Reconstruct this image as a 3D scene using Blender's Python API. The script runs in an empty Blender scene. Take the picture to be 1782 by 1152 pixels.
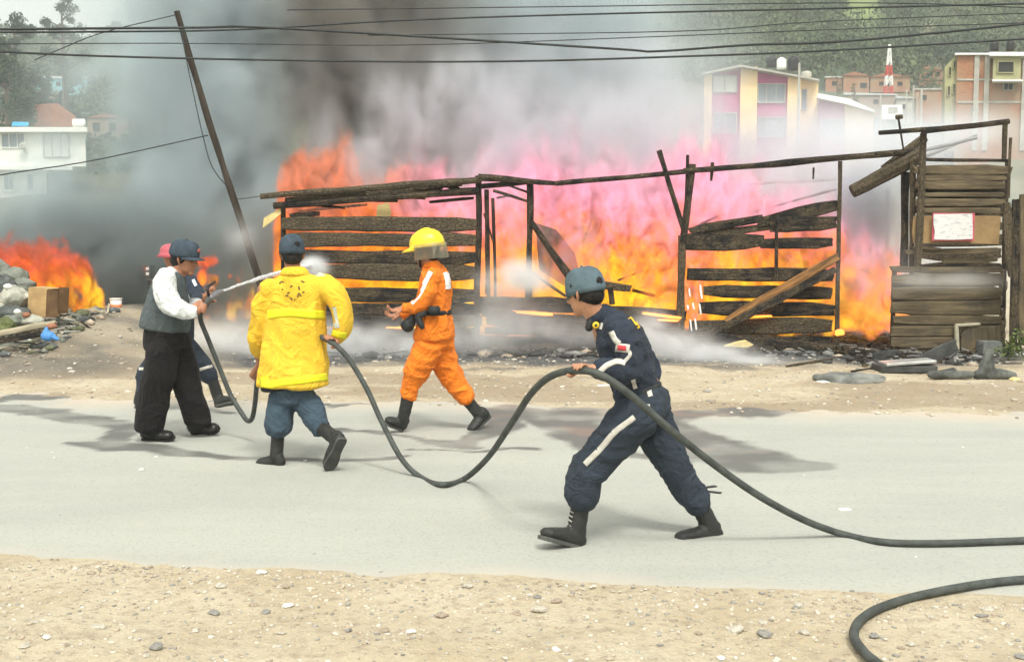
import bpy, bmesh, math, random
import numpy as np
from mathutils import Vector, Matrix
from mathutils.bvhtree import BVHTree
R = math.radians
SC = bpy.context.scene
COL = SC.collection
rnd = random.Random(7)

# ------------------------------------------------ camera, sky, sun, exposure
CAM_H, PITCH, F = 1.6, R(4.51), 1900.0          # F in photo pixels, photo 1782 x 1152
cam = bpy.data.cameras.new('camera')
cam_o = bpy.data.objects.new('camera', cam)
COL.objects.link(cam_o)
cam.sensor_width = 36.0
cam.lens = 36.0 * F / 1782.0
cam.clip_start, cam.clip_end = 0.1, 4000
cam_o.location = (0, 0, CAM_H)
cam_o.rotation_euler = (math.pi / 2 - PITCH, 0, 0)
SC.camera = cam_o

world = bpy.data.worlds.new('World')
SC.world = world
world.use_nodes = True
wn = world.node_tree
bg = wn.nodes['Background']
sky = wn.nodes.new('ShaderNodeTexSky')
sky.sky_type = 'NISHITA'
sky.sun_disc = False
sky.sun_elevation = R(58)
sky.sun_rotation = R(200)
sky.dust_density = 4.0
hs = wn.nodes.new('ShaderNodeHueSaturation')      # thin bright overcast: the blue is nearly gone
hs.inputs['Saturation'].default_value = 0.22
hs.inputs['Value'].default_value = 1.2
wn.links.new(sky.outputs[0], hs.inputs['Color'])
tint = wn.nodes.new('ShaderNodeMix'); tint.data_type = 'RGBA'; tint.blend_type = 'MULTIPLY'
tint.inputs[0].default_value = 1.0
tint.inputs[7].default_value = (1.0, 1.0, 0.93, 1)
wn.links.new(hs.outputs[0], tint.inputs[6])
wn.links.new(tint.outputs[2], bg.inputs[0])
bg.inputs[1].default_value = 0.115

sun = bpy.data.lights.new('sun', 'SUN')
sun.energy = 1.5
sun.angle = R(11)
sun.color = (1.0, 0.97, 0.9)
sun_o = bpy.data.objects.new('sun', sun)
COL.objects.link(sun_o)
sun_o.rotation_euler = (R(32), 0, R(20))

SC.view_settings.view_transform = 'Standard'
SC.view_settings.look = 'None'
SC.view_settings.exposure = 0.95
SC.view_settings.gamma = 1.0
SC.view_settings.use_curve_mapping = False
SC.cycles.use_denoising = True
SC.cycles.max_bounces = 8
SC.cycles.diffuse_bounces = 3
SC.cycles.transparent_max_bounces = 16
SC.cycles.volume_bounces = 2
SC.cycles.volume_step_rate = 1.25
SC.cycles.use_fast_gi = False

# ------------------------------------------------ placing helpers
_cp, _sp = math.cos(PITCH), math.sin(PITCH)
def ray(px, py):
    u, v = (px - 891.0) / F, (576.0 - py) / F
    return Vector((u, _cp + v * _sp, -_sp + v * _cp))
def P(px, py, Y):
    d = ray(px, py)
    return Vector((0, 0, CAM_H)) + d * (Y / d.y)
def G(px, py, z=0.0):
    d = ray(px, py)
    return Vector((0, 0, CAM_H)) + d * ((z - CAM_H) / d.z)
def proj(X, Y, Z):
    """numpy: world -> photo pixels"""
    z = Z - CAM_H
    depth = Y * _cp - z * _sp
    up = Y * _sp + z * _cp
    return 891.0 + F * X / depth, 576.0 - F * up / depth

# ------------------------------------------------ numpy noise
_tab = np.random.RandomState(3).rand(4096)
def _h(ix, iy, iz):
    h = (ix * 73856093) ^ (iy * 19349663) ^ (iz * 83492791)
    return _tab[h & 4095]
def vnoise(p, s=1.0, seed=0):
    p = np.asarray(p, dtype=np.float64) * s + seed * 17.31 + 1000.0
    i = np.floor(p).astype(np.int64); f = p - i
    f = f * f * (3 - 2 * f)
    r = 0
    for a in (0, 1):
        for b in (0, 1):
            for c in (0, 1):
                w = (f[:, 0] if a else 1 - f[:, 0]) * (f[:, 1] if b else 1 - f[:, 1]) * (f[:, 2] if c else 1 - f[:, 2])
                r = r + w * _h(i[:, 0] + a, i[:, 1] + b, i[:, 2] + c)
    return r
def fbm(p, s=1.0, octv=4, seed=0, gain=0.5):
    r, a, t = 0, 1.0, 0
    for k in range(octv):
        r = r + a * vnoise(p, s * 2 ** k, seed + k * 5); t += a; a *= gain
    return r / t

# ------------------------------------------------ objects
def link(o):
    COL.objects.link(o); return o
def props(o, label=None, cat=None, group=None, kind=None):
    if label: o['label'] = label
    if cat: o['category'] = cat
    if group: o['group'] = group
    if kind: o['kind'] = kind
    return o
def thing(name, loc, label, cat, group=None):
    o = link(bpy.data.objects.new(name, None))
    o.empty_display_size = 0.2
    o.location = loc
    return props(o, label, cat, group)
def root_loc(o):
    v = Vector((0, 0, 0))
    while o is not None:
        v += o.location; o = o.parent
    return v
def mesh_np(name, verts, faces, mat=None, smooth=False):
    me = bpy.data.meshes.new(name)
    me.from_pydata([tuple(v) for v in verts] if not isinstance(verts, np.ndarray) else verts.tolist(), [], faces if isinstance(faces, list) else faces.tolist())
    if mat: me.materials.append(mat)
    if smooth: me.polygons.foreach_set('use_smooth', [True] * len(me.polygons))
    me.update()
    return me
def put(name, me, parent=None, mat=None, label=None, cat=None, group=None, kind=None):
    """link a mesh whose vertices are in world space; its origin goes to the parent's base or its own lowest centre"""
    if mat is not None:
        me.materials.clear(); me.materials.append(mat)
    o = link(bpy.data.objects.new(name, me))
    if parent is not None:
        me.transform(Matrix.Translation(-root_loc(parent)))
        o.parent = parent
    elif kind != 'structure':
        vs = np.empty(len(me.vertices) * 3); me.vertices.foreach_get('co', vs); vs = vs.reshape(-1, 3)
        c = Vector(((vs[:, 0].min() + vs[:, 0].max()) / 2, (vs[:, 1].min() + vs[:, 1].max()) / 2, vs[:, 2].min()))
        me.transform(Matrix.Translation(-c)); o.location = c
    return props(o, label, cat, group, kind)
def bm_mesh(bm, name='m', smooth=False):
    bmesh.ops.recalc_face_normals(bm, faces=bm.faces[:])
    me = bpy.data.meshes.new(name); bm.to_mesh(me); bm.free()
    if smooth: me.polygons.foreach_set('use_smooth', [True] * len(me.polygons))
    return me

def frame_of(t, side):
    t = t.normalized()
    s = side - t * side.dot(t)
    if s.length < 1e-4:
        s = Vector((1, 0, 0)) - t * t.x
        if s.length < 1e-3: s = Vector((0, 1, 0)) - t * t.y
    s.normalize()
    return s, t.cross(s)
def cr(pts, n):
    """Catmull-Rom through rows of numbers"""
    a = [np.array(p, float) for p in pts]
    a = [2 * a[0] - a[1]] + a + [2 * a[-1] - a[-2]]
    out = []
    for i in range(1, len(a) - 2):
        for k in range(n):
            t = k / n
            out.append(0.5 * ((2 * a[i]) + (-a[i - 1] + a[i + 1]) * t + (2 * a[i - 1] - 5 * a[i] + 4 * a[i + 1] - a[i + 2]) * t * t + (-a[i - 1] + 3 * a[i] - 3 * a[i + 1] + a[i + 2]) * t ** 3))
    out.append(a[-2])
    return out
def tube(bm, pts, side=(1, 0, 0), seg=14, n=3, round_ends=True, c0=9.0, c1=9.0):
    """pts: (Vector, r) or (Vector, r_side, r_other); one closed lofted body"""
    rows = [tuple(p[0]) + (p[1], p[2] if len(p) > 2 else p[1]) for p in pts]
    rows = cr(rows, n) if n > 1 and len(rows) > 1 else [np.array(r, float) for r in rows]
    side = Vector(side)
    C = [Vector(r[:3]) for r in rows]
    rings = []
    m = len(C)
    T = [(C[min(i + 1, m - 1)] - C[max(i - 1, 0)]) for i in range(m)]
    seq = []
    if round_ends:
        r0 = min(abs(rows[0][3]), abs(rows[0][4]), c0); t0 = T[0].normalized()
        seq += [(C[0] - t0 * r0 * 0.93, 0.38, 0), (C[0] - t0 * r0 * 0.65, 0.76, 0)]
    seq += [(C[i], 1.0, i) for i in range(m)]
    if round_ends:
        r1 = min(abs(rows[-1][3]), abs(rows[-1][4]), c1); t1 = T[-1].normalized()
        seq += [(C[-1] + t1 * r1 * 0.65, 0.76, m - 1), (C[-1] + t1 * r1 * 0.93, 0.38, m - 1)]
    prev = side
    for c, k, i in seq:
        s, u = frame_of(T[i], prev)
        prev = s
        ra, rb = max(rows[i][3], 1e-4) * k, max(rows[i][4], 1e-4) * k
        rings.append([bm.verts.new(c + s * (ra * math.cos(2 * math.pi * j / seg)) + u * (rb * math.sin(2 * math.pi * j / seg))) for j in range(seg)])
    for a, b in zip(rings, rings[1:]):
        for j in range(seg):
            bm.faces.new((a[j], a[(j + 1) % seg], b[(j + 1) % seg], b[j]))
    bm.faces.new(rings[0][::-1]); bm.faces.new(rings[-1])
def blob(bm, c, rad, axes=None, sub=2):
    """ellipsoid; rad along axes (x,y,z rows)"""
    M = Matrix.Identity(3) if axes is None else Matrix([axes[0], axes[1], axes[2]]).transposed()
    r = bmesh.ops.create_icosphere(bm, subdivisions=sub, radius=1.0)
    for v in r['verts']:
        v.co = Vector(c) + M @ Vector((v.co.x * rad[0], v.co.y * rad[1], v.co.z * rad[2]))
def box(bm, c, size, rot=None):
    r = bmesh.ops.create_cube(bm, size=1.0)
    for v in r['verts']:
        q = Vector((v.co.x * size[0], v.co.y * size[1], v.co.z * size[2]))
        if rot is not None: q = rot @ q
        v.co = Vector(c) + q
    return r['verts']
def boxm(c, size, rot=None, bev=0.0):
    bm = bmesh.new(); box(bm, c, size, rot)
    if bev: bmesh.ops.bevel(bm, geom=bm.edges[:], offset=bev, segments=1, affect='EDGES')
    return bm_mesh(bm)

def remesh(bm, voxel, smooth=4, fold=0.0, fs=9.0, seed=0, stretch=(1, 1, .55)):
    """one continuous skin round overlapping bodies, then cloth folds as real relief"""
    me0 = bm_mesh(bm, 'tmp')
    o = link(bpy.data.objects.new('tmp', me0))
    m = o.modifiers.new('r', 'REMESH'); m.mode = 'VOXEL'; m.voxel_size = voxel; m.use_smooth_shade = True
    if smooth:
        s = o.modifiers.new('s', 'SMOOTH'); s.iterations = smooth; s.factor = 0.5
    dg = bpy.context.evaluated_depsgraph_get()
    me = bpy.data.meshes.new_from_object(o.evaluated_get(dg))
    bpy.data.objects.remove(o); bpy.data.meshes.remove(me0)
    if fold:
        n = len(me.vertices)
        co = np.empty(n * 3); me.vertices.foreach_get('co', co); co = co.reshape(-1, 3)
        no = np.empty(n * 3); me.vertices.foreach_get('normal', no); no = no.reshape(-1, 3)
        w = np.stack([vnoise(co, fs * .35, seed + 40 + k) for k in range(3)], 1) - .5
        q = co * np.array(stretch) + w * 0.30
        f = (1 - np.abs(2 * vnoise(q, fs, seed) - 1)) ** 1.7 - .35
        q2 = co * np.array([stretch[1], stretch[0], stretch[2] * 1.6]) + w * .5
        g = (1 - np.abs(2 * vnoise(q2, fs * 1.9, seed + 9) - 1)) ** 1.5 - .4
        lo = 2 * vnoise(co, fs * .4, seed + 20) - 1
        co = co + no * ((f * .8 + g * .3 + lo * .6) * fold)[:, None]
        me.vertices.foreach_set('co', co.ravel())
    me.polygons.foreach_set('use_smooth', [True] * len(me.polygons))
    me.update()
    return me

# ------------------------------------------------ materials
def shader(name):
    m = bpy.data.materials.new(name); m.use_nodes = True
    nt = m.node_tree
    return m, nt, nt.nodes['Principled BSDF']
class NT:
    def __init__(s, nt): s.nt = nt; s.N = nt.nodes; s.L = nt.links
    def put(s, x, sock):
        if hasattr(x, 'is_output'): s.L.new(x, sock)
        else: sock.default_value = x
    def m(s, op, a, b=0.0, c=None, clamp=False):
        n = s.N.new('ShaderNodeMath'); n.operation = op; n.use_clamp = clamp
        s.put(a, n.inputs[0]); s.put(b, n.inputs[1])
        if c is not None: s.put(c, n.inputs[2])
        return n.outputs[0]
    def vm(s, op, a, b):
        n = s.N.new('ShaderNodeVectorMath'); n.operation = op; s.put(a, n.inputs[0]); s.put(b, n.inputs[1]); return n.outputs[0]
    def xyz(s, a):
        n = s.N.new('ShaderNodeSeparateXYZ'); s.put(a, n.inputs[0]); return n.outputs
    def noise(s, p, sc, det=4, rough=.55, dist=0.0, out=0):
        n = s.N.new('ShaderNodeTexNoise'); s.put(p, n.inputs['Vector'])
        n.inputs['Scale'].default_value = sc; n.inputs['Detail'].default_value = det
        n.inputs['Roughness'].default_value = rough; n.inputs['Distortion'].default_value = dist
        return n.outputs[out]
    def ss(s, x, a, b, c=0.0, d=1.0):
        n = s.N.new('ShaderNodeMapRange'); n.interpolation_type = 'SMOOTHSTEP'
        s.put(x, n.inputs[0])
        for i, k in enumerate((a, b, c, d)): s.put(k, n.inputs[i + 1])
        return n.outputs[0]
    def mix(s, f, a, b):
        n = s.N.new('ShaderNodeMix'); n.data_type = 'RGBA'
        s.put(f, n.inputs[0]); s.put(a, n.inputs[6]); s.put(b, n.inputs[7]); return n.outputs[2]
    def ramp(s, f, stops):
        n = s.N.new('ShaderNodeValToRGB'); e = n.color_ramp.elements
        while len(e) < len(stops): e.new(0.5)
        for k, (p, c) in enumerate(stops): e[k].position = p; e[k].color = c4(c)
        s.put(f, n.inputs[0]); return n.outputs[0]
    def curve(s, x, pts):
        n = s.N.new('ShaderNodeFloatCurve'); c = n.mapping.curves[0]
        n.mapping.extend = 'HORIZONTAL'
        while len(c.points) < len(pts): c.points.new(0.5, 0.5)
        for k, (a, b) in enumerate(pts): c.points[k].location = (a, b)
        n.mapping.update(); s.put(x, n.inputs['Value']); n.inputs['Factor'].default_value = 1.0
        return n.outputs[0]
    def obj(s): return s.N.new('ShaderNodeTexCoord').outputs['Object']
    def attr(s, a, out='Fac'):
        n = s.N.new('ShaderNodeAttribute'); n.attribute_name = a; return n.outputs[out]
    def bump(s, h, bs, dist=0.01, strength=1.0):
        n = s.N.new('ShaderNodeBump'); n.inputs['Distance'].default_value = dist; n.inputs['Strength'].default_value = strength
        s.put(h, n.inputs['Height']); s.L.new(n.outputs[0], bs.inputs['Normal'])
def c4(c): return (c[0], c[1], c[2], 1.0)
_mc = {}
def mat(name, col, rough=0.85, var=0.25, scale=6.0, bump=0.0, bscale=60.0, col2=None, stretch=(1, 1, 1), metal=0.0, spec=0.3, rand=0.0):
    if name in _mc: return _mc[name]
    m, nt, bs = shader(name); t = NT(nt)
    p = t.vm('MULTIPLY', t.obj(), stretch)
    f = t.ss(t.noise(p, scale, 5, .6), .3, .7)
    a = c4([max(0, c * (1 - var)) for c in col]); b = c4([c * (1 + var) for c in col])
    if col2 is not None: a, b = c4(col), c4(col2)
    c = t.mix(f, a, b)
    if rand:
        oi = t.N.new('ShaderNodeObjectInfo')
        h = t.N.new('ShaderNodeHueSaturation'); t.L.new(c, h.inputs['Color'])
        t.L.new(t.ss(oi.outputs['Random'], 0.0, 1.0, 1 - rand, 1 + rand), h.inputs['Value'])
        c = h.outputs[0]
    t.L.new(c, bs.inputs['Base Color'])
    bs.inputs['Roughness'].default_value = rough
    bs.inputs['Metallic'].default_value = metal
    bs.inputs['Specular IOR Level'].default_value = spec
    if bump: t.bump(t.noise(p, bscale, 5, .65), bs, bump)
    _mc[name] = m
    return m
# ================================================= GROUND
def interp(x, xs, ys): return np.interp(x, xs, ys)
def sstep(x, a, b):
    t = np.clip((x - a) / (b - a), 0, 1); return t * t * (3 - 2 * t)
def base_height(X, Y):
    X = np.asarray(X, float); Y = np.asarray(Y, float)
    left = interp(Y, [22, 40, 80, 120, 150, 200, 260, 340, 500, 900], [0, 1.2, 5, 12, 21, 34, 48, 58, 66, 70])
    right = interp(Y, [22, 40, 60, 100, 130, 180, 300, 450, 620, 900], [0, 2.0, 4.6, 10.5, 16, 30, 90, 150, 190, 200])
    k = sstep(X / np.maximum(Y, 5), -0.36, -0.1)
    z = left * (1 - k) + right * k
    z = z + 0.62 * sstep(-X, 3.4, 6.2) * sstep(Y, 12.0, 16.5) * (1 - sstep(Y, 24, 40))
    return z
NEAR0, FAR0, SLOPE = 4.98, 10.85, -0.13          # road edges at X = 0
def edge_noise(X, seed): 
    p = np.stack([X, X * 0, X * 0], 1); return (fbm(p, 1.1, 5, seed) - .5)
def height(X, Y):
    X = np.asarray(X, float).ravel(); Y = np.asarray(Y, float).ravel()
    z = base_height(X, Y)
    p = np.stack([X, Y, X * 0], 1)
    near = NEAR0 + SLOPE * X; far = FAR0 + SLOPE * X
    off = np.maximum(near - Y, Y - far)                     # > 0 outside the road
    rel = (fbm(p, 1.3, 3, 2) - .42) * .075 + (fbm(p, 7, 3, 4) - .5) * .03 + (np.abs(fbm(p, 19, 2, 6) - .5)) * .022
    z = z + rel * sstep(off, 0.0, 0.9) * (Y < 60)
    z = z + (fbm(p, .12, 3, 12) - .5) * sstep(Y, 24, 60) * 3.0 + (fbm(p, .03, 3, 14) - .5) * sstep(Y, 60, 200) * 14
    k = (1 - sstep(off, .15, .8)) * sstep(off, -.40, .06) * (Y < 14)
    z = z * (1 - k) + k * (.004 + (fbm(p, 9, 3, 44) - .45) * .016 + (fbm(p, 2.5, 2, 45) - .5) * .018)
    z = np.where((off < -.40) & (Y < 14), -.004, z)
    return z
def zat(x, y): return float(height([x], [y])[0])

def grid_mesh(xs, ys):
    X, Y = np.meshgrid(xs, ys)
    nx, ny = len(xs), len(ys)
    i = np.arange(nx * ny).reshape(ny, nx)
    F_ = np.stack([i[:-1, :-1], i[:-1, 1:], i[1:, 1:], i[1:, :-1]], -1).reshape(-1, 4)
    return X.ravel(), Y.ravel(), F_
def quads_to_mesh(name, V, F_):
    me = bpy.data.meshes.new(name)
    me.vertices.add(len(V)); me.vertices.foreach_set('co', np.asarray(V, np.float32).ravel())
    n = F_.shape[1]
    me.loops.add(F_.size); me.polygons.add(len(F_))
    me.polygons.foreach_set('loop_start', np.arange(0, F_.size, n, dtype=np.int32))
    me.loops.foreach_set('vertex_index', F_.ravel().astype(np.int32))
    me.update(calc_edges=True); me.validate()
    return me
def add_attr(me, name, vals):
    a = me.attributes.new(name, 'FLOAT', 'POINT'); a.data.foreach_set('value', np.asarray(vals, np.float32))
def smooth(me): me.polygons.foreach_set('use_smooth', [True] * len(me.polygons)); return me

xs = np.concatenate([-np.geomspace(9, 420, 60)[::-1], np.arange(-8.95, 9, 0.04), np.geomspace(9, 420, 60)])
ys = np.concatenate([np.arange(-6, 3.4, .6), np.arange(3.4, 5.8, .03), np.arange(5.8, 10, .2), np.arange(10, 18.5, .05), np.geomspace(18.5, 880, 110)])
X, Y, F_ = grid_mesh(xs, ys)
Z = height(X, Y)
me = smooth(quads_to_mesh('ground', np.stack([X, Y, Z], 1), F_))
pp = np.stack([X, Y, X * 0], 1)
px, py = proj(X, np.maximum(Y, 2), base_height(X, Y))
# burnt, soaked strip in front of and under the shack
wob = (fbm(pp, .9, 4, 31) - .5) * 2.2
ash = sstep(Y + wob, 14.0, 14.9) * (1 - sstep(Y, 22, 25)) * sstep(X + wob * .6, -5.4, -3.6) * (1 - sstep(X + wob, 6.4, 8.2))
ash = np.maximum(ash, .75 * sstep(fbm(pp, 1.7, 4, 33), .55, .68) * sstep(Y, 13, 14.2) * (Y < 22) * (X > -4))
ash = np.maximum(ash, (.35 + .35 * sstep(fbm(pp, 1.3, 4, 37), .4, .6)) * sstep(-X, 3.8, 5.4) * sstep(Y + wob * .5, 12.4, 13.4) * (1 - sstep(Y, 22, 26)))
damp = sstep(fbm(pp * [1, 2.4, 1], .55, 4, 35), .5, .62) * sstep(Y, 9, 10.5) * (1 - sstep(Y, 13.5, 15)) * .5
add_attr(me, 'ash', ash); add_attr(me, 'damp', damp)
add_attr(me, 'hill', sstep(Y, 26, 45))
add_attr(me, 'field', np.exp(-(((X - .315 * Y) / (.018 * Y)) ** 2 + ((Y - 212) / 14) ** 2) ** 2))
m, nt, bs = shader('dirt'); t = NT(nt)
o_ = t.obj()
n1 = t.noise(o_, 1.4, 6, .62); n2 = t.noise(o_, 14, 5, .7); n3 = t.noise(o_, 60, 3, .6)
c = t.mix(t.ss(n1, .35, .65), (.40, .332, .222, 1), (.47, .41, .295, 1))
c = t.mix(t.ss(n2, .45, .75), c, (.29, .235, .165, 1))
c = t.mix(t.m('MULTIPLY', t.ss(n3, .62, .75), .5), c, (.58, .52, .42, 1))
c = t.mix(t.attr('damp'), c, (.20, .145, .09, 1))
c = t.mix(t.attr('ash'), c, t.mix(t.ss(n2, .35, .7), (.035, .036, .036, 1), (.13, .13, .125, 1)))
hc = t.mix(t.ss(t.noise(o_, .08, 5, .6), .4, .6), (.055, .085, .04, 1), (.16, .15, .085, 1))
c = t.mix(t.attr('hill'), c, hc)
c = t.mix(t.attr('field'), c, (.20, .25, .07, 1))
t.L.new(c, bs.inputs['Base Color'])
bs.inputs['Roughness'].default_value = .95
t.bump(t.m('ADD', n2, t.m('MULTIPLY', n3, .5)), bs, .02)
put('ground', me, mat=m, kind='structure')

# road: dusty asphalt sheet with ragged edges, wet streaks left by the hoses
rx = np.arange(-14, 14, .05)
ne = NEAR0 + SLOPE * rx + edge_noise(rx, 3) * .5 + edge_noise(rx * 5, 8) * .10
fe = FAR0 + SLOPE * rx + edge_noise(rx, 5) * 1.1 + edge_noise(rx * 5, 9) * .3
NV = 170
tt = np.linspace(0, 1, NV)
X = np.repeat(rx[None, :], NV, 0); Y = ne[None, :] + (fe - ne)[None, :] * tt[:, None]
i = np.arange(NV * len(rx)).reshape(NV, -1)
F_ = np.stack([i[:-1, :-1], i[:-1, 1:], i[1:, 1:], i[1:, :-1]], -1).reshape(-1, 4)
dn = np.minimum(Y - ne[None, :], 9); df = fe[None, :] - Y
X = X.ravel(); Y = Y.ravel(); dn = dn.ravel(); df = df.ravel()
p2 = np.stack([X, Y, X * 0], 1)
Z = 0.006 + (fbm(p2, .6, 2, 55) - .5) * .012 * sstep(np.minimum(dn, df), 0, .5) - .018 * (1 - sstep(dn, 0, .3))
me = smooth(quads_to_mesh('road', np.stack([X, Y, Z], 1), F_))
def gp(x, y): g = G(x, y); return (g.x, g.y)
WET = [
 [(-40, 694, 5), (150, 690, 6), (240, 688, 4)], [(-30, 708, 8), (100, 722, 11), (230, 744, 9)], [(230, 744, 9), (190, 762, 9)],
 [(135, 770, 6), (200, 776, 13), (300, 790, 8), (420, 797, 4.5), (560, 799, 3), (700, 795, 2)],
 [(560, 747, 2), (640, 750, 3), (700, 760, 4), (760, 772, 6), (820, 775, 5), (865, 745, 16), (856, 716, 8)],
 [(500, 706, 2), (640, 705, 1.5)], [(700, 782, 1), (930, 784, 3)],
 [(900, 715, 16), (980, 738, 26), (1040, 768, 20), (1090, 760, 22)], [(1000, 716, 16), (1200, 716, 20), (1330, 712, 14), (1440, 706, 6)],
 [(1150, 745, 24), (1220, 780, 26), (1300, 800, 24), (1420, 812, 8)], [(1060, 790, 8), (1180, 800, 8)]]
qx, qy = proj(X, Y, X * 0)
wx = qx + (fbm(p2, 1.8, 5, 61) - .5) * 70; wy = qy + (fbm(p2, 2.4, 5, 67) - .5) * 22
wet = np.zeros_like(X)
for L_ in WET:
    for (ax, ay, ar), (bx, by, br) in zip(L_, L_[1:]):
        A = np.array([ax, ay * 2.6]); B = np.array([bx, by * 2.6]); d = B - A
        tq = np.clip(((wx - A[0]) * d[0] + (wy * 2.6 - A[1]) * d[1]) / (d @ d), 0, 1)
        dist = np.hypot(wx - A[0] - d[0] * tq, wy * 2.6 - A[1] - d[1] * tq)
        r = (ar + (br - ar) * tq) * 2.6
        wet = np.maximum(wet, 1 - sstep(dist, r * .74, r * 1.0))
add_attr(me, 'wet', wet * (.55 + .45 * sstep(fbm(p2, 3.1, 4, 71), .3, .6)))
add_attr(me, 'mud', wet * sstep(fbm(p2, 2.2, 3, 73), .55, .68) * sstep(X, -1, .6) * .7)
add_attr(me, 'dust', np.maximum((1 - sstep(dn, .0, .42)), (1 - sstep(df, .0, .9))) * (.45 + .55 * sstep(fbm(p2, 3.3, 4, 75), .35, .6)))
m, nt, bs = shader('asphalt'); t = NT(nt)
o_ = t.obj()
n1 = t.noise(t.vm('MULTIPLY', o_, (.35, 1.3, 1)), .9, 5, .6); n2 = t.noise(o_, 55, 4, .7); n3 = t.noise(o_, 5, 5, .6)
c = t.mix(t.ss(n1, .35, .65), (.335, .342, .305, 1), (.375, .38, .335, 1))
c = t.mix(t.m('MULTIPLY', t.ss(n2, .5, .68), .55), c, (.23, .235, .21, 1))
c = t.mix(t.m('MULTIPLY', t.ss(n3, .55, .75), .3), c, (.42, .41, .34, 1))
c = t.mix(t.attr('dust'), c, t.mix(t.ss(n2, .4, .6), (.42, .36, .28, 1), (.49, .43, .35, 1)))
wetc = t.mix(t.attr('mud'), (.105, .107, .098, 1), (.20, .135, .11, 1))
c = t.mix(t.m('MULTIPLY', t.attr('wet'), .93), c, wetc)
t.L.new(c, bs.inputs['Base Color'])
t.put(t.ss(t.attr('wet'), 0, 1, .9, .6), bs.inputs['Roughness'])
t.bump(n2, bs, .004)
put('road', me, mat=m, kind='structure')

# ---- stones
def rock_mesh(seed, sub=2, flat=.6):
    bm = bmesh.new(); bmesh.ops.create_icosphere(bm, subdivisions=sub, radius=1.0)
    co = np.array([v.co[:] for v in bm.verts])
    d = .62 + .75 * fbm(co, 1.1, 2, seed) 
    q = np.round(co * d[:, None] * 3.0 + .0) / 3.0 * .45 + co * d[:, None] * .55
    for v, c_ in zip(bm.verts, q): v.co = (c_[0] * 1.2, c_[1], c_[2] * flat)
    return bm_mesh(bm, 'stone')
stone_mats = [mat('pale_stone', (.52, .48, .40), .9, .25, 3, .004, 20), mat('grey_stone', (.29, .28, .25), .9, .3, 3, .004, 20),
              mat('tan_stone', (.39, .32, .24), .9, .3, 3, .004, 20), mat('white_chip', (.62, .60, .55), .8, .1, 3)]
rocks = [rock_mesh(k, 2 if k < 4 else 1) for k in range(8)]
rock_mats = {}
for k, r_ in enumerate(rocks): r_.materials.append(stone_mats[k % 3])
big = [(770 / 2 + 0, 1022, 9, 0, 'pale squarish stone near the road edge, left of the middle'), (545 / 2, 1135, 12, 1, 'largest grey stone at the bottom of the photo, left of the middle'),
       (1428 / 2, 1108, 9, 3, 'flat whitish stone on the dirt left of the middle'), (1000 / 2, 1054, 10, 3, 'pale tilted slab of stone lying on the dirt'),
       (1627 / 2, 1020, 9, 0, 'rounded pale stone lying alone on the road edge'), (163 / 2, 1122, 7, 3, 'small white block of stone on the dirt at the left'),
       (1335 / 2, 1102, 9, 2, 'brown lump of stone beside a flat whitish one'), (1210 / 2, 1102, 8, 1, 'dark flat stone lying by itself on the pale dirt'),
       (925 / 2, 1064, 8, 1, 'dark grey stone behind the pale slab on the dirt'), (1540 / 2, 1072, 10, 2, 'broad brown stone on the dirt near the road'),
       (880 + 60, 1062, 14, 0, 'wide flat pale stone below the young man\'s front boot'), (880 + 400, 1097, 14, 0, 'largest pale stone on the dirt right of the middle'),
       (880 + 450, 1104, 13, 1, 'dark slab of stone beside the largest pale stone'), (880 + 520, 1101, 10, 0, 'pale stone right of the dark slab on the dirt'),
       (880 + 88, 1142, 9, 3, 'white chip of stone at the bottom of the photo, middle'), (880 + 375, 1143, 8, 3, 'white chip of stone at the bottom of the photo, right of the middle'),
       (880 + 575, 1147, 10, 2, 'reddish brown stone at the bottom left of the hose loop'), (880 + 55, 1040, 7, 1, 'dark stone on the road edge ahead of the young man'),
       (880 + 640, 1108, 9, 1, 'grey stone lying just inside the hose loop'), (880 + 705, 1122, 8, 0, 'pale stone inside the hose loop, to the right'),
       (1475 / 2, 1010, 4, 1, 'tiny dark stone on the asphalt, middle of the photo'), (912 / 2, 998, 9, 3, 'flat white patch of stone on the asphalt edge')]
for k, (x, y, r, mi, lab) in enumerate(big):
    g = G(x, y + r * .3); s = r / F * g.y
    me_ = rocks[k % 4].copy(); me_.materials.clear(); me_.materials.append(stone_mats[mi])
    o = link(bpy.data.objects.new('stone', me_)); zz = max(zat(g.x, g.y), .006 if g.y > NEAR0 + SLOPE * g.x else -1)
    o.location = (g.x, g.y, zz + s * .25); o.scale = (s, s, s * .8); o.rotation_euler = (rnd.uniform(-.2, .2), rnd.uniform(-.2, .2), rnd.uniform(0, 6))
    props(o, lab, 'stone', 'larger stones on the near dirt verge')
for k in range(90):
    x = rnd.uniform(-3.4, 3.4); y = rnd.uniform(3.7, 5.15 + SLOPE * x)
    s = rnd.choice([.008, .01, .012, .014, .017, .022])
    o = link(bpy.data.objects.new('stone', rocks[k % 8]))
    o.location = (x, y, zat(x, y) + s * .2); o.scale = (s * rnd.uniform(.8, 1.5), s, s * rnd.uniform(.6, 1)); o.rotation_euler = (0, 0, rnd.uniform(0, 6))
    props(o, 'small loose stone among the gravel of the near dirt verge', 'stone', 'small stones of the near dirt verge')
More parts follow.
